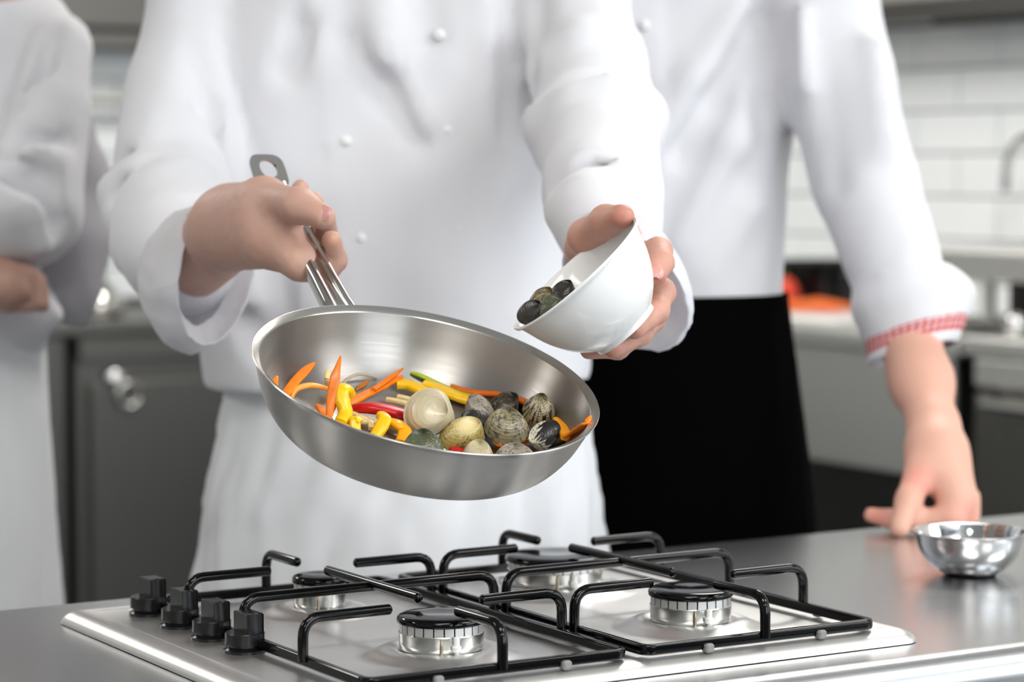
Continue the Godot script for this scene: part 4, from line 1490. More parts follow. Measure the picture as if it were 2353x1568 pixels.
func skirt(path: Array, seg: int, folds: float, seed_at: int, thick := 0.004) -> ArrayMesh:
	# an apron wrapped round the hips: path lists [centre, half width, half depth] from the waist down
	var s := Shape.new()
	var n := FastNoiseLite.new()
	n.seed = seed_at
	n.frequency = 1.0
	var rows := []
	var steps := 40
	for side in [0, 1]:
		for k in steps + 1:
			var t := float(k) / steps
			if side == 1:
				t = 1.0 - t
			var q := t * (path.size() - 1)
			var i := mini(int(q), path.size() - 2)
			var w := q - i
			var c: Vector3 = path[i][0].lerp(path[i + 1][0], w)
			var hw := lerpf(path[i][1], path[i + 1][1], w) - (thick if side else 0.0)
			var hd := lerpf(path[i][2], path[i + 1][2], w) - (thick if side else 0.0)
			var row := []
			for j in seg:
				var a := TAU * j / seg
				var wave := folds * (0.25 + t) * (n.get_noise_3d(cos(a) * 3.4 + t * 1.1, sin(a) * 3.4 - t * 0.8, t * 1.6) + 0.35 * n.get_noise_3d(cos(a) * 8.0 + t * 2.0, sin(a) * 8.0, t * 3.0))
				row.append(c + Vector3(cos(a) * (hw + wave), 0, sin(a) * (hd + wave)))
			rows.append(row)
	rows.append(rows[0])
	s.grid(rows, true)
	return s.smooth()


func cuff_mesh(rings: Array, seg := 56, wave := 0.0, seed_at := 0) -> ArrayMesh:
	# cloth turned back on itself: rings of [centre, axis, up, half width, half height], closed where the last meets the first
	var s := Shape.new()
	var n := FastNoiseLite.new()
	n.seed = seed_at
	n.frequency = 1.0
	var rows := []
	for r in rings:
		var ax: Vector3 = (r[1] as Vector3).normalized()
		var up: Vector3 = (r[2] - ax * ax.dot(r[2])).normalized()
		var sd := ax.cross(up)
		var row := []
		for j in seg:
			var a := TAU * j / seg
			var w := 1.0 + wave * n.get_noise_3d(cos(a) * 2.2, sin(a) * 2.2, rows.size() * 0.25)
			row.append(r[0] + (sd * cos(a) * float(r[3]) + up * sin(a) * float(r[4])) * w)
		rows.append(row)
	# smooth between the rings
	var fine := []
	for i in rows.size() - 1:
		for k in 4:
			var row := []
			for j in seg:
				row.append(rows[i][j].cubic_interpolate(rows[i + 1][j], rows[maxi(i - 1, 0)][j], rows[mini(i + 2, rows.size() - 1)][j], k / 4.0))
			fine.append(row)
	fine.append(rows[-1])
	s.grid(fine, true)
	return s.smooth()


func add_button(parent: Node3D, at: Vector3, r: float) -> void:
	var s := Shape.new()
	s.lathe([Vector2(r * 0.5, -0.006), Vector2(r, -0.002), Vector2(r * 1.02, 0.001), Vector2(r * 0.85, r * 0.55), Vector2(r * 0.4, r * 0.8), Vector2(0.0004, r * 0.85)], 24)
	var o := put("button", s.mesh(70.0), M.button_white, parent, at)
	o.rotation = Vector3(PI / 2, 0, 0)


func nail(parent: Node3D, at: Vector3, along: Vector3, out: Vector3, w: float, l: float) -> void:
	var s := Shape.new()
	var rows := []
	for i in 9:
		var v := -1.0 + 2.0 * i / 8
		var row := []
		for j in 9:
			var u := -1.0 + 2.0 * j / 8
			var e := sqrt(maxf(0.0, 1.0 - 0.75 * pow(absf(v), 4.0)))
			row.append(Vector3(u * w * e, -0.30 * w * u * u - 0.18 * l * v * v * v * v, v * l))
		rows.append(row)
	s.grid(rows, false, true)
	var o := put("nail", s.smooth(), M.nail, parent, at)
	var z := along.normalized()
	var y := (out - z * z.dot(out)).normalized()
	o.basis = Basis(y.cross(z), y, z)


func head_and_legs(f: Field, s: Shape, neck: Vector3, hips: Vector3, half: float, feet: Array) -> void:
	# the parts of the figure above and below the picture, plain but whole
	var h := skin_field()
	var top := neck + Vector3(0, 0.19, 0.02)
	h.bone(neck + Vector3(0, -0.05, -0.01), neck + Vector3(0, 0.10, 0.01), 0.062, 0.056, 0.03)
	h.bone(top + Vector3(0, 0.02, -0.015), top + Vector3(0, 0.035, 0.015), 0.088, 0.080, 0.03)
	h.bone(top + Vector3(0, -0.03, 0.03), top + Vector3(0, -0.085, 0.055), 0.062, 0.036, 0.03)
	h.bone(top + Vector3(0, 0.01, 0.095), top + Vector3(0, -0.025, 0.112), 0.009, 0.013, 0.014)
	for e in [-1, 1]:
		h.bone(top + Vector3(0.088 * e, -0.005, 0.0), top + Vector3(0.084 * e, -0.045, 0.008), 0.016, 0.010, 0.012, Vector3(1, 0, 0.3), 2.2)
		h.bone(top + Vector3(0.034 * e, 0.006, 0.100), top + Vector3(0.034 * e, 0.006, 0.101), 0.013, 0.013, 0.01, Vector3.ZERO, 1.0, true)
		h.bone(top + Vector3(0.034 * e, 0.003, 0.088), top + Vector3(0.034 * e, 0.003, 0.089), 0.0125, 0.0125, 0.003)
		h.bone(top + Vector3(0.020 * e, 0.027, 0.094), top + Vector3(0.050 * e, 0.027, 0.082), 0.007, 0.005, 0.012)
	h.bone(top + Vector3(-0.020, -0.062, 0.092), top + Vector3(0.020, -0.062, 0.092), 0.007, 0.007, 0.008)
	h.bone(top + Vector3(-0.024, -0.062, 0.101), top + Vector3(0.024, -0.062, 0.101), 0.0022, 0.0022, 0.004, Vector3.ZERO, 1.0, true)
	h.tints = [[top + Vector3(0, -0.064, 0.10), 0.030, Color(0.66, 0.36, 0.33).srgb_to_linear()]]
	h.add_to(s, 0.0065)
	for e in [0, 1]:
		var sx := -1.0 if e == 0 else 1.0
		f.chain([hips + Vector3(sx * half * 0.55, 0, 0), Vector3(feet[e].x, 0.50, feet[e].z), feet[e] + Vector3(0, 0.07, 0)], [0.085, 0.055, 0.038], 0.03)


func hair(parent: Node3D, neck: Vector3) -> void:
	var f := Field.new()
	var top := neck + Vector3(0, 0.19, 0.02)
	f.bone(top + Vector3(0, 0.025, -0.022), top + Vector3(0, 0.045, 0.010), 0.094, 0.084, 0.03)
	f.bone(top + Vector3(0, -0.02, 0.10), top + Vector3(0, -0.10, 0.12), 0.085, 0.085, 0.01, Vector3.ZERO, 1.0, true)
	f.planes = [Plane(Vector3(0, -0.75, 0.66).normalized(), top + Vector3(0, -0.03, 0.035))]
	var s := Shape.new()
	f.add_to(s, 0.009)
	put("hair", s.smooth(), M.hair, parent)


func trousers_and_shoes(parent: Node3D, hips: Vector3, half: float, feet: Array, r := 0.105) -> void:
	var f := cloth_field(31, 0.004)
	var shoes := Shape.new()
	f.bone(hips + Vector3(-half * 0.5, 0.08, 0), hips + Vector3(half * 0.5, 0.08, 0), r, r, 0.04)
	for e in [0, 1]:
		var sx := -1.0 if e == 0 else 1.0
		f.chain([hips + Vector3(sx * half * 0.55, 0, 0), Vector3(feet[e].x, 0.50, feet[e].z), feet[e] + Vector3(0, 0.08, 0)], [r, r * 0.78, r * 0.71], 0.03)
		var g := Field.new()
		g.bone(feet[e] + Vector3(0, 0.045, -0.05), feet[e] + Vector3(0, 0.040, 0.13), 0.042, 0.038, 0.02)
		g.bone(feet[e] + Vector3(0, 0.08, -0.03), feet[e] + Vector3(0, 0.06, 0.02), 0.045, 0.045, 0.03)
		g.planes = [Plane(Vector3.DOWN, Vector3(0, 0.003, 0))]
		var s := Shape.new()
		g.add_to(s, 0.012)
		put("shoe", s.smooth(), M.black_rubber, parent)
	var s := Shape.new()
	f.planes = [Plane(Vector3.DOWN, Vector3(0, 0.06, 0))]
	f.add_to(s, 0.02)
	put("trousers", s.smooth(), M.dark_trousers, parent)


func build_people() -> void:
	cook_with_pan()
	cook_with_black_apron()
	cook_with_folded_arms()


func cook_with_pan() -> void:
	var t := person("cook in white jacket and white apron holding a frying pan and tipping a bowl", Vector3.ZERO)
	var red := Color(0.74, 0.49, 0.42).srgb_to_linear()
	var pale := Color(0.86, 0.70, 0.58).srgb_to_linear()
	var s := Shape.new()
	s.tinted = true
	s.tint = Color(0.765, 0.605, 0.54).srgb_to_linear()
	var feet := [Vector3(-0.25, 0.0, -2.80), Vector3(0.03, 0.0, -2.80)]
	var hips := Vector3(-0.115, 0.93, -2.80)
	# under the clothes: trunk, arms and legs in one
	var b := skin_field()
	b.bone(Vector3(-0.2011, 1.4748, -2.8196), Vector3(-0.0949, 1.4748, -2.8196), 0.085, 0.085, 0.04)
	b.bone(Vector3(-0.1480, 1.4748, -2.8196), hips + Vector3(0, 0.1, 0), 0.10, 0.10, 0.05)
	b.chain([Vector3(-0.3243, 1.4879, -2.8004), Vector3(-0.3594, 1.2512, -2.6335), Vector3(-0.3153, 1.1992, -2.4495)], [0.040, 0.028, 0.020], 0.02)
	b.chain([Vector3(0.0540, 1.4865, -2.7803), Vector3(0.0857, 1.3273, -2.5787), Vector3(0.0890, 1.2324, -2.3114)], [0.040, 0.028, 0.020], 0.02)
	b.bone(Vector3(-0.3243, 1.4879, -2.8004), Vector3(0.0540, 1.4865, -2.7803), 0.05, 0.05, 0.04)
	head_and_legs(b, s, Vector3(-0.1397, 1.5548, -2.8051), hips, 0.16, feet)
	b.add_to(s, 0.014)

	# hand on the handle: thumb over the top, fingers under and up the far side
	var f := skin_field()
	f.base_tint = Color(0.765, 0.605, 0.54).srgb_to_linear()
	f.bone(Vector3(-0.3295, 1.1801, -2.4982), Vector3(-0.2797, 1.2137, -2.3703), 0.034, 0.0295, 0.03)
	f.chain([Vector3(-0.3082, 1.2139, -2.4405), Vector3(-0.2620, 1.2322, -2.3164), Vector3(-0.2202, 1.2383, -2.2166)], [0.0255, 0.0295, 0.0300], 0.03)
	f.bone(Vector3(-0.2547, 1.2232, -2.2857), Vector3(-0.2089, 1.2244, -2.1856), 0.024, 0.0190, 0.02)
	f.bone(Vector3(-0.2572, 1.2447, -2.2922), Vector3(-0.2174, 1.2601, -2.2131), 0.024, 0.0200, 0.025)
	f.bone(Vector3(-0.2484, 1.2465, -2.3024), Vector3(-0.2168, 1.2570, -2.2630), 0.022, 0.017, 0.02)
	f.bone(Vector3(-0.2120, 1.2468, -2.1921), Vector3(-0.1947, 1.2399, -2.1666), 0.0190, 0.0125, 0.018)
	f.bone(Vector3(-0.2096, 1.2300, -2.1860), Vector3(-0.1916, 1.2207, -2.1602), 0.0200, 0.0150, 0.018)
	f.chain([Vector3(-0.2174, 1.2608, -2.2132), Vector3(-0.1796, 1.2579, -2.1348), Vector3(-0.1572, 1.2485, -2.1101)], [0.0190, 0.0142, 0.0104], 0.010)
	f.chain([Vector3(-0.2089, 1.2236, -2.1855), Vector3(-0.1805, 1.2091, -2.1514), Vector3(-0.1633, 1.1990, -2.1788)], [0.0185, 0.0142, 0.0115], 0.010)
	f.chain([Vector3(-0.1632, 1.1991, -2.1768), Vector3(-0.1526, 1.2103, -2.1776), Vector3(-0.1544, 1.2281, -2.1608)], [0.0115, 0.0098, 0.0085], 0.006)
	f.chain([Vector3(-0.2161, 1.2309, -2.2211), Vector3(-0.1858, 1.2139, -2.2149), Vector3(-0.1621, 1.2242, -2.2156), Vector3(-0.1607, 1.2464, -2.1771)], [0.0150, 0.0125, 0.0110, 0.0088], 0.006)
	f.chain([Vector3(-0.2246, 1.2415, -2.2619), Vector3(-0.1993, 1.2298, -2.2611), Vector3(-0.1759, 1.2418, -2.2469), Vector3(-0.1728, 1.2609, -2.2082)], [0.0145, 0.0120, 0.0105, 0.0085], 0.006)
	f.chain([Vector3(-0.2316, 1.2526, -2.2928), Vector3(-0.2118, 1.2447, -2.2922), Vector3(-0.1928, 1.2568, -2.2780), Vector3(-0.1883, 1.2719, -2.2490)], [0.0130, 0.0105, 0.0092, 0.0078], 0.006)
	f.tints = [[Vector3(-0.1653, 1.2523, -2.1023), 0.022, Color(0.80, 0.62, 0.55).srgb_to_linear()], [Vector3(-0.1888, 1.2191, -2.1200), 0.025, pale], [Vector3(-0.1525, 1.2255, -2.1506), 0.02, Color(0.80, 0.60, 0.51).srgb_to_linear()]]
	f.rough = noise
	f.rough_amp = 0.0006
	f.rough_scale = Vector3.ONE * 90.0
	f.add_to(s, 0.0027)

	# hand round the bowl: thumb along the back rim, fingers round the base
	f = skin_field()
	f.base_tint = Color(0.78, 0.58, 0.51).srgb_to_linear()
	f.chain([Vector3(0.0890, 1.2364, -2.3117), Vector3(0.0873, 1.2167, -2.2452)], [0.029, 0.027], 0.02)
	f.bone(Vector3(0.0873, 1.2167, -2.2452), Vector3(0.0986, 1.2024, -2.1690), 0.027, 0.022, 0.02)
	f.bone(Vector3(0.0803, 1.2151, -2.2350), Vector3(0.0629, 1.2213, -2.1653), 0.024, 0.0165, 0.02)
	f.bone(Vector3(0.0911, 1.2044, -2.2142), Vector3(0.1002, 1.1766, -2.1622), 0.024, 0.017, 0.02)
	f.chain([Vector3(0.0629, 1.2213, -2.1653), Vector3(0.0630, 1.2316, -2.1309), Vector3(0.0780, 1.2460, -2.0918), Vector3(0.0901, 1.2502, -2.0641)], [0.0165, 0.0148, 0.0125, 0.0102], 0.008)
	f.chain([Vector3(0.1021, 1.2101, -2.1645), Vector3(0.1229, 1.2199, -2.1181), Vector3(0.1235, 1.2117, -2.0844), Vector3(0.1182, 1.2031, -2.0668)], [0.0150, 0.0112, 0.0100, 0.0090], 0.006)
	f.chain([Vector3(0.1051, 1.1952, -2.1635), Vector3(0.1244, 1.1860, -2.1097), Vector3(0.1192, 1.1718, -2.0826), Vector3(0.1000, 1.1585, -2.0557)], [0.0150, 0.0118, 0.0102, 0.0086], 0.006)
	f.chain([Vector3(0.1021, 1.1803, -2.1624), Vector3(0.1174, 1.1645, -2.1142), Vector3(0.1059, 1.1531, -2.0874), Vector3(0.0825, 1.1423, -2.0625)], [0.0145, 0.0112, 0.0098, 0.0082], 0.006)
	f.chain([Vector3(0.0984, 1.1691, -2.1617), Vector3(0.1047, 1.1493, -2.1232), Vector3(0.0884, 1.1400, -2.0995), Vector3(0.0632, 1.1390, -2.0824)], [0.0130, 0.0100, 0.0088, 0.0074], 0.006)
	f.tints = [[Vector3(0.0896, 1.2497, -2.0520), 0.028, red], [Vector3(0.1161, 1.2021, -2.0487), 0.028, Color(0.82, 0.48, 0.40).srgb_to_linear()], [Vector3(0.0962, 1.1570, -2.0355), 0.025, red], [Vector3(0.0790, 1.1429, -2.0445), 0.025, red]]
	f.rough = noise
	f.rough_amp = 0.0006
	f.rough_scale = Vector3.ONE * 90.0
	f.add_to(s, 0.0027)
	var body := put("body", s.smooth(), M.skin, t)
	nail(body, Vector3(-0.1576, 1.2534, -2.1014), Vector3(-0.1486, 1.2500, -2.0921) - Vector3(-0.1617, 1.2556, -2.1025), Vector3(-0.1493, 1.2605, -2.0427) - Vector3(-0.1554, 1.2527, -2.1008), 0.0065, 0.0075)
	nail(body, Vector3(0.1195, 1.2063, -2.0580), Vector3(0.1177, 1.1982, -2.0584) - Vector3(0.1212, 1.2119, -2.0694), Vector3(0.1214, 1.2080, -2.0190) - Vector3(0.1195, 1.2063, -2.0590), 0.0050, 0.0065)
	nail(body, Vector3(0.1033, 1.1612, -2.0518), Vector3(0.0967, 1.1563, -2.0455) - Vector3(0.1078, 1.1645, -2.0561), Vector3(0.1047, 1.1596, -1.9956) - Vector3(0.1033, 1.1605, -2.0518), 0.0045, 0.0060)
	hair(t, Vector3(-0.1397, 1.5548, -2.8051))
	trousers_and_shoes(t, hips, 0.16, feet)

	# jacket
	var j := cloth_field(5, 0.0050, Vector3(9, 3.2, 7))
	j.chain([Vector3(-0.2180, 1.5278, -2.8233), Vector3(-0.2124, 1.4022, -2.8045), Vector3(-0.2061, 1.2583, -2.7944), Vector3(-0.2090, 1.1383, -2.7860), Vector3(-0.2109, 1.0135, -2.7773)], [0.115, 0.125, 0.125, 0.127, 0.128], 0.05)
	j.chain([Vector3(-0.0804, 1.5278, -2.8233), Vector3(-0.0897, 1.4022, -2.8045), Vector3(-0.0801, 1.2583, -2.7944), Vector3(-0.0551, 1.1383, -2.7860), Vector3(-0.0349, 1.0135, -2.7773)], [0.115, 0.122, 0.125, 0.127, 0.128], 0.05)
	j.bone(Vector3(-0.1907, 1.5318, -2.8135), Vector3(-0.0897, 1.5318, -2.8135), 0.09, 0.09, 0.05)
	j.chain([Vector3(-0.3279, 1.5015, -2.7914), Vector3(-0.3544, 1.3758, -2.7224), Vector3(-0.3580, 1.2513, -2.6235), Vector3(-0.3200, 1.2091, -2.4702)], [0.066, 0.055, 0.0655, 0.063], 0.018)
	j.bone(Vector3(-0.2955, 1.5261, -2.8031), Vector3(-0.3279, 1.5015, -2.7914), 0.080, 0.066, 0.03)
	j.chain([Vector3(0.0513, 1.4992, -2.7611), Vector3(0.0774, 1.3967, -2.6638), Vector3(0.0863, 1.3271, -2.5687), Vector3(0.0867, 1.2672, -2.4041), Vector3(0.0894, 1.2361, -2.3217)], [0.068, 0.057, 0.060, 0.051, 0.048], 0.018)
	j.bone(Vector3(0.0112, 1.5245, -2.7830), Vector3(0.0513, 1.4992, -2.7611), 0.08, 0.068, 0.03)
	# folds: ridges raised on the cloth and grooves pressed into it
	for r in [
		[[Vector3(-0.4099, 1.2695, -2.6047), Vector3(-0.3758, 1.2795, -2.5804), Vector3(-0.3334, 1.2839, -2.5957)], 0.010], [[Vector3(-0.3943, 1.2387, -2.5825), Vector3(-0.3649, 1.2586, -2.5488), Vector3(-0.3295, 1.2690, -2.5646), Vector3(-0.3122, 1.2718, -2.6049)], 0.009], [[Vector3(-0.3808, 1.2052, -2.5200), Vector3(-0.3678, 1.2269, -2.5216), Vector3(-0.3404, 1.2401, -2.5125)], 0.008],
		[[Vector3(0.0277, 1.3346, -2.5391), Vector3(0.0619, 1.3521, -2.5103), Vector3(0.0963, 1.3599, -2.5108), Vector3(0.1351, 1.3435, -2.5498)], 0.011], [[Vector3(0.0786, 1.2953, -2.4261), Vector3(0.1104, 1.2995, -2.4364)], 0.010], [[Vector3(0.0416, 1.2519, -2.3328), Vector3(0.0691, 1.2634, -2.3136), Vector3(0.1099, 1.2559, -2.3331)], 0.010], [[Vector3(0.0374, 1.4037, -2.6141), Vector3(0.0685, 1.4211, -2.6053), Vector3(0.1100, 1.4136, -2.6349)], 0.008],
		[[Vector3(-0.1408, 1.4844, -2.6849), Vector3(-0.1360, 1.4108, -2.6748), Vector3(-0.0993, 1.3331, -2.6693)], 0.012], [[Vector3(-0.0307, 1.4855, -2.7000), Vector3(-0.0169, 1.4163, -2.6952), Vector3(-0.0215, 1.3287, -2.6891)], 0.012], [[Vector3(-0.3338, 1.4386, -2.6817), Vector3(-0.3194, 1.3514, -2.6706), Vector3(-0.3033, 1.2688, -2.6849)], 0.009],
		[[Vector3(-0.2941, 1.1720, -2.6781), Vector3(-0.2849, 1.1167, -2.6742)], 0.012],
	]:
		var rr := []
		for q in r[0]:
			rr.append(r[1])
		j.chain(r[0], rr, 0.030)
	for r in [
		[[Vector3(-0.3916, 1.2628, -2.5662), Vector3(-0.3590, 1.2691, -2.5546), Vector3(-0.3225, 1.2786, -2.5803)], 0.005], [[Vector3(-0.4147, 1.2955, -2.6166), Vector3(-0.3660, 1.2919, -2.6063), Vector3(-0.3307, 1.3146, -2.6480)], 0.005], [[Vector3(-0.3378, 1.4566, -2.6780), Vector3(-0.3185, 1.3510, -2.6555), Vector3(-0.3054, 1.2691, -2.6548)], 0.006],
		[[Vector3(0.0373, 1.3594, -2.5408), Vector3(0.0709, 1.3715, -2.5267), Vector3(0.1066, 1.3749, -2.5520)], 0.006], [[Vector3(0.0706, 1.3066, -2.4369), Vector3(0.0936, 1.3112, -2.4352), Vector3(0.1198, 1.3088, -2.4571)], 0.0045], [[Vector3(0.0421, 1.2717, -2.3643), Vector3(0.0742, 1.2819, -2.3500), Vector3(0.1199, 1.2757, -2.3746)], 0.006], [[Vector3(0.0276, 1.4651, -2.6685), Vector3(0.0276, 1.3500, -2.6104), Vector3(0.0332, 1.2739, -2.6251)], 0.009],
		[[Vector3(-0.1723, 1.4243, -2.6707), Vector3(-0.1355, 1.3694, -2.6618), Vector3(-0.0991, 1.3147, -2.6630)], 0.010], [[Vector3(-0.0877, 1.4654, -2.6736), Vector3(-0.0808, 1.4243, -2.6707)], 0.008], [[Vector3(-0.0053, 1.4752, -2.6843), Vector3(-0.0021, 1.4019, -2.6791), Vector3(-0.0076, 1.3286, -2.6790)], 0.010], [[Vector3(-0.2185, 1.4383, -2.6767), Vector3(-0.2369, 1.3925, -2.6735)], 0.010],
		[[Vector3(-0.3045, 1.1438, -2.6862), Vector3(-0.2654, 1.1082, -2.6636), Vector3(-0.2465, 1.0902, -2.6574)], 0.010], [[Vector3(-0.2557, 1.1910, -2.6644), Vector3(-0.2415, 1.1272, -2.6549)], 0.010],
	]:
		var rr := []
		for q in r[0]:
			rr.append(r[1])
		j.chain(r[0], rr, 0.028, true)
	# the overlapping front edge
	j.steps = [[side_plane(Vector3(-0.2185, 1.4657, -2.6786), Vector3(-0.1814, 1.1912, -2.6594), Vector3(-0.1039, 1.3285, -2.6690)), 0.0035, Plane(Vector3(0, 0, 1), Vector3(0, 0, -2.74))]]
	# hem, a little lower in the middle of the back than at the sides
	j.planes = [Plane(Vector3(0.03, -1, 0).normalized(), Vector3(-0.2870, 1.0476, -2.6895))]
	var js := Shape.new()
	j.add_to(js, 0.0085)
	var jacket := put("jacket", js.smooth(), M.white_cloth, t)
	for q in [Vector3(-0.1968, 1.4166, -2.6722), Vector3(-0.1746, 1.3170, -2.6632), Vector3(-0.1586, 1.2152, -2.6561), Vector3(-0.0763, 1.4290, -2.6740), Vector3(-0.0689, 1.3284, -2.6640), Vector3(-0.0570, 1.2266, -2.6569)]:
		add_button(jacket, q, 0.0062)

	# wide turned-back cuffs
	var ax := Vector3(0.88, -0.16, 0.46)
	var up := Vector3(-0.05, 1, 0.1)
	put("cuff", cuff_mesh([
		[Vector3(-0.2936, 1.1941, -2.4090), ax, up, 0.046, 0.056], [Vector3(-0.2843, 1.1931, -2.3939), ax, up, 0.056, 0.066], [Vector3(-0.2782, 1.1919, -2.3838), ax, up, 0.0620, 0.0700], [Vector3(-0.2811, 1.1909, -2.3877), ax, up, 0.0660, 0.0730], [Vector3(-0.2930, 1.1869, -2.4035), ax, up, 0.0690, 0.0760],
		[Vector3(-0.3086, 1.1849, -2.4284), ax, up, 0.0680, 0.0700], [Vector3(-0.3236, 1.1906, -2.4539), ax, up, 0.0640, 0.0600], [Vector3(-0.3322, 1.1966, -2.4743), ax, up, 0.056, 0.050], [Vector3(-0.3264, 1.1980, -2.4694), ax, up, 0.044, 0.044],
	], 64, 0.06, 3), M.white_cuff_cloth, jacket)
	ax = Vector3(-0.52, -0.58, 0.63)
	up = Vector3(0, 0.8, 0.6)
	put("cuff", cuff_mesh([
		[Vector3(0.0936, 1.2167, -2.3053), ax, up, 0.046, 0.048], [Vector3(0.0974, 1.1978, -2.2809), ax, up, 0.054, 0.060], [Vector3(0.1007, 1.1847, -2.2660), ax, up, 0.0600, 0.0680], [Vector3(0.1023, 1.1811, -2.2677), ax, up, 0.0650, 0.0730], [Vector3(0.1066, 1.1846, -2.2931), ax, up, 0.0670, 0.0750],
		[Vector3(0.1055, 1.2025, -2.3214), ax, up, 0.0620, 0.0660], [Vector3(0.0964, 1.2245, -2.3359), ax, up, 0.0540, 0.0540], [Vector3(0.0908, 1.2337, -2.3366), ax, up, 0.044, 0.044],
	], 64, 0.06, 8), M.white_cuff_cloth, jacket)

	put("apron", skirt([[Vector3(-0.1210, 1.0711, -2.7813), 0.196, 0.122], [Vector3(-0.1195, 1.0279, -2.7783), 0.199, 0.128], [Vector3(-0.1215, 0.9223, -2.7709), 0.222, 0.140], [Vector3(-0.1224, 0.8024, -2.7625), 0.230, 0.150], [Vector3(-0.12, 0.42, -2.79), 0.245, 0.165]], 120, 0.019, 12), M.white_apron_cloth, t)


func cook_with_black_apron() -> void:
	var t := person("cook in white jacket and black apron leaning one hand on the worktop", Vector3.ZERO)
	var s := Shape.new()
	s.tinted = true
	var skin_c := Color(0.86, 0.66, 0.58)
	s.tint = skin_c.srgb_to_linear()
	var hips := Vector3(0.165, 0.95, -3.09)
	var feet := [Vector3(0.04, 0.0, -3.09), Vector3(0.30, 0.0, -3.09)]
	var b := skin_field()
	b.base_tint = skin_c.srgb_to_linear()
	b.bone(Vector3(0.1081, 1.4931, -3.1015), Vector3(0.2355, 1.4931, -3.1015), 0.08, 0.08, 0.04)
	b.bone(Vector3(0.1665, 1.4931, -3.1015), hips + Vector3(0, 0.1, 0), 0.095, 0.095, 0.05)
	b.chain([Vector3(0.3507, 1.5099, -3.0426), Vector3(0.4140, 1.2816, -2.9765), Vector3(0.4510, 1.1175, -2.8898)], [0.045, 0.034, 0.026], 0.02)
	b.chain([Vector3(-0.0245, 1.5121, -3.0728), Vector3(-0.0665, 1.3337, -3.0603), Vector3(-0.0855, 1.1790, -2.9793)], [0.045, 0.036, 0.03], 0.02)
	b.bone(Vector3(-0.0245, 1.5128, -3.0829), Vector3(0.3530, 1.5114, -3.0627), 0.045, 0.045, 0.04)
	head_and_legs(b, s, Vector3(0.1601, 1.5760, -3.0873), hips, 0.15, feet)
	b.add_to(s, 0.014)
	var f := skin_field()
	f.base_tint = skin_c.srgb_to_linear()
	f.chain([Vector3(0.4511, 1.1036, -2.8738), Vector3(0.4586, 1.0489, -2.8149), Vector3(0.4622, 1.0041, -2.7516)], [0.036, 0.0330, 0.0255], 0.02)
	f.bone(Vector3(0.4622, 1.0041, -2.7516), Vector3(0.4591, 0.9814, -2.7199), 0.0255, 0.027, 0.02)
	f.bone(Vector3(0.4543, 0.9814, -2.7199), Vector3(0.4440, 0.9627, -2.6986), 0.0265, 0.0195, 0.02)
	f.bone(Vector3(0.4638, 0.9814, -2.7199), Vector3(0.4724, 0.9356, -2.6716), 0.0270, 0.0190, 0.02)
	f.bone(Vector3(0.4702, 0.9708, -2.7292), Vector3(0.4847, 0.9323, -2.6964), 0.0220, 0.0160, 0.02)
	f.chain([Vector3(0.4407, 0.9650, -2.6987), Vector3(0.4220, 0.9363, -2.6666), Vector3(0.4101, 0.9101, -2.6478)], [0.0180, 0.0135, 0.0112], 0.008)
	f.chain([Vector3(0.4728, 0.9310, -2.6713), Vector3(0.4683, 0.9176, -2.6603), Vector3(0.4330, 0.9143, -2.6701), Vector3(0.4074, 0.9132, -2.6851), Vector3(0.3864, 0.9164, -2.6953)], [0.0180, 0.0142, 0.0112, 0.0100, 0.0085], 0.008)
	f.chain([Vector3(0.4848, 0.9292, -2.6912), Vector3(0.4848, 0.9169, -2.6853), Vector3(0.4540, 0.9122, -2.6850)], [0.0165, 0.0140, 0.0110], 0.008)
	f.chain([Vector3(0.4930, 0.9273, -2.7161), Vector3(0.4930, 0.9146, -2.7152), Vector3(0.4638, 0.9108, -2.7150)], [0.0150, 0.0125, 0.0100], 0.008)
	f.chain([Vector3(0.4989, 0.9291, -2.7383), Vector3(0.4985, 0.9168, -2.7405), Vector3(0.4728, 0.9121, -2.7401)], [0.0130, 0.0110, 0.0090], 0.008)
	var pink := Color(0.87, 0.58, 0.52).srgb_to_linear()
	f.tints = [[Vector3(0.4799, 0.9185, -2.6604), 0.035, pink], [Vector3(0.4064, 0.9113, -2.6298), 0.012, Color(0.90, 0.74, 0.62).srgb_to_linear()], [Vector3(0.3880, 0.9180, -2.6804), 0.03, pink], [Vector3(0.4330, 0.9588, -2.6732), 0.03, pink]]
	f.add_to(s, 0.0040)
	put("body", s.smooth(), M.skin, t)
	hair(t, Vector3(0.1601, 1.5760, -3.0873))
	trousers_and_shoes(t, hips, 0.15, feet)

	var j := cloth_field(15, 0.0050, Vector3(8, 2.6, 7))
	j.chain([Vector3(0.1134, 1.5460, -3.1052), Vector3(0.1081, 1.3871, -3.0941), Vector3(0.1107, 1.0905, -3.0734)], [0.105, 0.112, 0.110], 0.05)
	j.chain([Vector3(0.2302, 1.5460, -3.1052), Vector3(0.2249, 1.3871, -3.0941), Vector3(0.2196, 1.0905, -3.0734)], [0.105, 0.114, 0.110], 0.05)
	j.bone(Vector3(0.1021, 1.5549, -3.0858), Vector3(0.2340, 1.5549, -3.0858), 0.09, 0.09, 0.05)
	j.chain([Vector3(0.3518, 1.5263, -3.0537), Vector3(0.3807, 1.3946, -3.0044), Vector3(0.4133, 1.2714, -2.9708), Vector3(0.4450, 1.1615, -2.9129)], [0.078, 0.068, 0.060, 0.053], 0.014)
	j.bone(Vector3(0.2858, 1.5488, -3.0754), Vector3(0.3518, 1.5263, -3.0537), 0.085, 0.078, 0.03)
	j.chain([Vector3(-0.0245, 1.5286, -3.0840), Vector3(-0.0665, 1.3337, -3.0603), Vector3(-0.0858, 1.1992, -2.9908)], [0.075, 0.06, 0.055], 0.02)
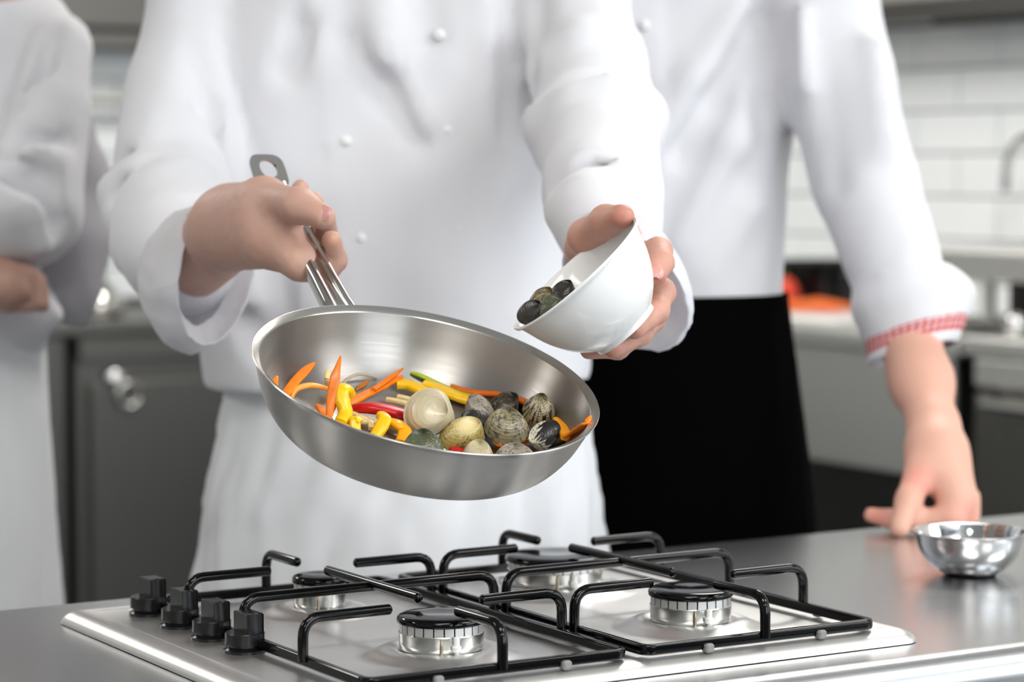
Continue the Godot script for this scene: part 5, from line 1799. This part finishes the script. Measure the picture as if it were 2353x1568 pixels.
	for r in [[[Vector3(0.1654, 1.3173, -2.9740), Vector3(0.2161, 1.3936, -2.9743), Vector3(0.2681, 1.4757, -2.9901)], 0.010], [[Vector3(0.1964, 1.1998, -2.9708), Vector3(0.2578, 1.3173, -2.9790), Vector3(0.2895, 1.3943, -2.9944)], 0.010], [[Vector3(0.2279, 1.1688, -2.9786), Vector3(0.2797, 1.2405, -2.9886)], 0.009], [[Vector3(0.3366, 1.4676, -2.9394), Vector3(0.3451, 1.3822, -2.9334)], 0.010], [[Vector3(0.4203, 1.4327, -2.9419), Vector3(0.4307, 1.3168, -2.9188)], 0.012]]:
		j.chain(r[0], [r[1], r[1], r[1]], 0.03)
	for r in [[[Vector3(0.1960, 1.3071, -2.9733), Vector3(0.2365, 1.3682, -2.9725), Vector3(0.2676, 1.4244, -2.9815)], 0.009], [[Vector3(0.2937, 1.4553, -2.9886), Vector3(0.3029, 1.3631, -2.9722), Vector3(0.3203, 1.3174, -2.9890)], 0.012], [[Vector3(0.3530, 1.4520, -2.9283), Vector3(0.3614, 1.3618, -2.9169), Vector3(0.3705, 1.2718, -2.9157)], 0.008], [[Vector3(0.3863, 1.1639, -2.8580), Vector3(0.4194, 1.1987, -2.8504), Vector3(0.4300, 1.2108, -2.8563)], 0.009]]:
		j.chain(r[0], [r[1], r[1], r[1]], 0.028, true)
	j.planes = [Plane(Vector3.DOWN, Vector3(0.1718, 1.0905, -3.0734))]
	j.steps = [[side_plane(Vector3(0.1733, 1.4706, -2.9897), Vector3(0.1708, 1.2305, -2.9729), Vector3(0.1144, 1.3327, -2.9801)), 0.0035, Plane(Vector3(0, 0, 1), Vector3(0, 0, -3.03))]]
	var js := Shape.new()
	j.add_to(js, 0.0095)
	var jacket := put("jacket", js.smooth(), M.white_cloth, t)
	add_button(jacket, Vector3(0.1551, 1.4555, -2.9736), 0.0065)
	add_button(jacket, Vector3(0.0782, 1.4544, -2.9735), 0.0065)

	# flared cuff with a checked band and a white edge
	var ax := Vector3(0.12, -0.96, 0.25)
	var up := Vector3(0.15, 0.2, 1)
	var c0 := Vector3(0.4607, 1.1372, -2.8962)
	put("cuff", cuff_mesh([
		[Vector3(0.4516, 1.1615, -2.9129), ax, up, 0.048, 0.048], [Vector3(0.4494, 1.1674, -2.9154), ax, up, 0.056, 0.056], [Vector3(0.4576, 1.1541, -2.9094), ax, up, 0.0660, 0.064], [c0, Vector3(0.16, -0.95, 0.25), up, 0.0720, 0.068], [Vector3(0.4626, 1.1152, -2.8877), Vector3(0.20, -0.94, 0.25), up, 0.0650, 0.064], [Vector3(0.4631, 1.1039, -2.8839), Vector3(0.24, -0.93, 0.25), up, 0.0610, 0.061], [Vector3(0.4631, 1.1039, -2.8839), Vector3(0.24, -0.93, 0.25), up, 0.0570, 0.057], [Vector3(0.4607, 1.1322, -2.8959), ax, up, 0.055, 0.055],
	], 64, 0.02, 4), M.white_cloth, jacket)
	var tilt := Vector3(0.24, -0.93, 0.25)
	put("checked_band", cuff_mesh([[Vector3(0.4631, 1.1044, -2.8839), tilt, up, 0.0612, 0.0612], [Vector3(0.4618, 1.0961, -2.8813), tilt, up, 0.0585, 0.0585], [Vector3(0.4600, 1.0863, -2.8786), tilt, up, 0.0552, 0.0552], [Vector3(0.4600, 1.0863, -2.8786), tilt, up, 0.0525, 0.0525], [Vector3(0.4631, 1.1044, -2.8839), tilt, up, 0.058, 0.058]], 64), M.gingham, jacket)
	put("cuff_edge", cuff_mesh([[Vector3(0.4600, 1.0868, -2.8787), tilt, up, 0.0555, 0.0555], [Vector3(0.4589, 1.0819, -2.8773), tilt, up, 0.0545, 0.0545], [Vector3(0.4582, 1.0775, -2.8760), tilt, up, 0.0520, 0.0520], [Vector3(0.4582, 1.0775, -2.8760), tilt, up, 0.0495, 0.0495], [Vector3(0.4600, 1.0868, -2.8787), tilt, up, 0.052, 0.052]], 64), M.white_cloth, jacket)

	put("apron", skirt([[Vector3(0.1612, 1.1371, -3.0766), 0.176, 0.130], [Vector3(0.1612, 1.1222, -3.0756), 0.176, 0.132], [Vector3(0.1654, 0.9898, -3.0663), 0.190, 0.140], [Vector3(0.1665, 0.8044, -3.0534), 0.208, 0.150], [Vector3(0.165, 0.45, -3.08), 0.22, 0.16]], 120, 0.006, 22), M.black_cloth, t)


func cook_with_folded_arms() -> void:
	var t := person("cook with folded arms in white jacket and pale apron, cut off by the picture's edge", Vector3.ZERO)
	var s := Shape.new()
	s.tinted = true
	var skin_c := Color(0.80, 0.60, 0.50)
	s.tint = skin_c.srgb_to_linear()
	var hips := Vector3(-0.70, 0.95, -3.10)
	var feet := [Vector3(-0.74, 0.0, -3.00), Vector3(-0.71, 0.0, -3.24)]
	var b := skin_field()
	b.base_tint = skin_c.srgb_to_linear()
	b.bone(Vector3(-0.7411, 1.4144, -3.1161), Vector3(-0.6288, 1.4144, -3.1161), 0.06, 0.06, 0.04)
	b.bone(Vector3(-0.6662, 1.4144, -3.1161), hips + Vector3(0, 0.1, 0), 0.07, 0.08, 0.05)
	b.bone(Vector3(-0.6502, 1.4624, -3.1194), Vector3(-0.6195, 1.5249, -3.1038), 0.048, 0.050, 0.03)
	b.chain([Vector3(-0.5608, 1.4177, -3.0662), Vector3(-0.5698, 1.2307, -2.9629), Vector3(-0.6762, 1.2523, -2.8742)], [0.030, 0.030, 0.026], 0.02)
	b.chain([Vector3(-0.7922, 1.4334, -3.0673), Vector3(-0.7510, 1.2208, -2.9522), Vector3(-0.6083, 1.1621, -2.8980), Vector3(-0.5742, 1.1509, -2.9022)], [0.045, 0.036, 0.030, 0.026], 0.02)
	head_and_legs(b, s, Vector3(-0.6332, 1.5017, -3.1122), hips, 0.03, feet)
	b.add_to(s, 0.014)
	var f := skin_field()
	f.base_tint = skin_c.srgb_to_linear()
	f.bone(Vector3(-0.6182, 1.1621, -2.8980), Vector3(-0.5822, 1.1549, -2.8924), 0.029, 0.027, 0.02)
	for k in 4:
		f.chain([Vector3(-0.5822, 1.1549, -2.8924) + Vector3(0, 0.018 - 0.013 * k, -0.003 * k), Vector3(-0.5582, 1.1509, -2.9022) + Vector3(0, 0.016 - 0.011 * k, -0.004 * k), Vector3(-0.5479, 1.1467, -2.9270) + Vector3(0, 0.012 - 0.010 * k, -0.006 * k)], [0.0125, 0.0108, 0.0085], 0.006)
	f.add_to(s, 0.0045)
	put("body", s.smooth(), M.skin, t)
	hair(t, Vector3(-0.6332, 1.5017, -3.1122))
	trousers_and_shoes(t, hips, 0.02, feet, 0.085)
	var j := cloth_field(25, 0.0045, Vector3(8, 3, 7))
	j.chain([Vector3(-0.7518, 1.4357, -3.1176), Vector3(-0.7571, 1.2811, -3.1068), Vector3(-0.7544, 1.1051, -3.0945)], [0.10, 0.115, 0.11], 0.05)
	j.chain([Vector3(-0.6248, 1.4348, -3.0975), Vector3(-0.6481, 1.2811, -3.0967), Vector3(-0.6769, 1.1105, -3.0948)], [0.085, 0.11, 0.11], 0.05)
	j.bone(Vector3(-0.6672, 1.4560, -3.0989), Vector3(-0.6088, 1.4507, -3.0986), 0.075, 0.060, 0.04)
	j.planes = [Plane(Vector3(-0.22, 1, 0).normalized(), Vector3(-0.6207, 1.4844, -3.0809))]
	j.chain([Vector3(-0.5372, 1.4259, -3.0166), Vector3(-0.5410, 1.3582, -2.9818), Vector3(-0.5615, 1.2465, -2.9339)], [0.040, 0.046, 0.062], 0.008)
	j.bone(Vector3(-0.6035, 1.4401, -3.0978), Vector3(-0.5485, 1.4329, -3.0572), 0.045, 0.043, 0.02)
	j.chain([Vector3(-0.5669, 1.2361, -2.9482), Vector3(-0.6182, 1.2469, -2.9039), Vector3(-0.6762, 1.2573, -2.8745)], [0.064, 0.060, 0.055], 0.012)
	j.chain([Vector3(-0.7948, 1.4339, -3.0774), Vector3(-0.7689, 1.2303, -2.9829), Vector3(-0.6527, 1.1713, -2.9186)], [0.06, 0.062, 0.055], 0.02)
	for r in [[[Vector3(-0.5832, 1.3042, -2.8828), Vector3(-0.5554, 1.3067, -2.8930), Vector3(-0.5308, 1.2968, -2.9074)], 0.012], [[Vector3(-0.5812, 1.2721, -2.8706), Vector3(-0.5525, 1.2474, -2.8738), Vector3(-0.5389, 1.2023, -2.8907)], 0.012]]:
		j.chain(r[0], [r[1], r[1], r[1]], 0.03)
	for r in [[[Vector3(-0.5892, 1.3166, -2.8887), Vector3(-0.5583, 1.3217, -2.9091), Vector3(-0.5287, 1.3170, -2.9389)], 0.010], [[Vector3(-0.5812, 1.2894, -2.8718), Vector3(-0.5494, 1.2720, -2.8856), Vector3(-0.5333, 1.2270, -2.9025)], 0.009]]:
		j.chain(r[0], [r[1], r[1], r[1]], 0.028, true)
	j.chain([Vector3(-0.5409, 1.4606, -2.9940), Vector3(-0.5485, 1.3985, -2.9696), Vector3(-0.5639, 1.3323, -2.9550)], [0.010, 0.011, 0.010], 0.014, true)
	j.bone(Vector3(-0.6502, 1.1239, -3.0457), Vector3(-0.5871, 1.1160, -3.0451), 0.06, 0.03, 0.04)
	j.bone(Vector3(-0.5852, 1.1166, -3.0351), Vector3(-0.5493, 1.1120, -3.0248), 0.03, 0.010, 0.03)
	var js := Shape.new()
	j.add_to(js, 0.0095)
	var jacket := put("jacket", js.smooth(), M.white_cloth, t)
	# the slack of the far sleeve hangs in a point below the elbow
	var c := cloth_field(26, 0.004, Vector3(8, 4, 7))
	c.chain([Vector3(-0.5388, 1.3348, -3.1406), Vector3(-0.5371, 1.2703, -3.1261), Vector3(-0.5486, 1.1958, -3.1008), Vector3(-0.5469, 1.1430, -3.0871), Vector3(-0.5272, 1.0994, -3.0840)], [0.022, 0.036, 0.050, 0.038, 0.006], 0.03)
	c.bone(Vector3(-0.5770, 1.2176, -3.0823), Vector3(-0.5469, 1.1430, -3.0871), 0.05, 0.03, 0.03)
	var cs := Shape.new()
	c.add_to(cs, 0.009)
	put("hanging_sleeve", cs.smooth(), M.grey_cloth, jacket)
	put("apron", skirt([[Vector3(-0.6823, 1.1105, -3.0948), 0.104, 0.125], [Vector3(-0.6823, 1.0892, -3.0933), 0.104, 0.13], [Vector3(-0.6823, 0.9612, -3.0844), 0.112, 0.15], [Vector3(-0.6796, 0.7479, -3.0695), 0.124, 0.19], [Vector3(-0.685, 0.45, -3.10), 0.14, 0.22]], 100, 0.010, 33), M.grey_white_cloth, t)
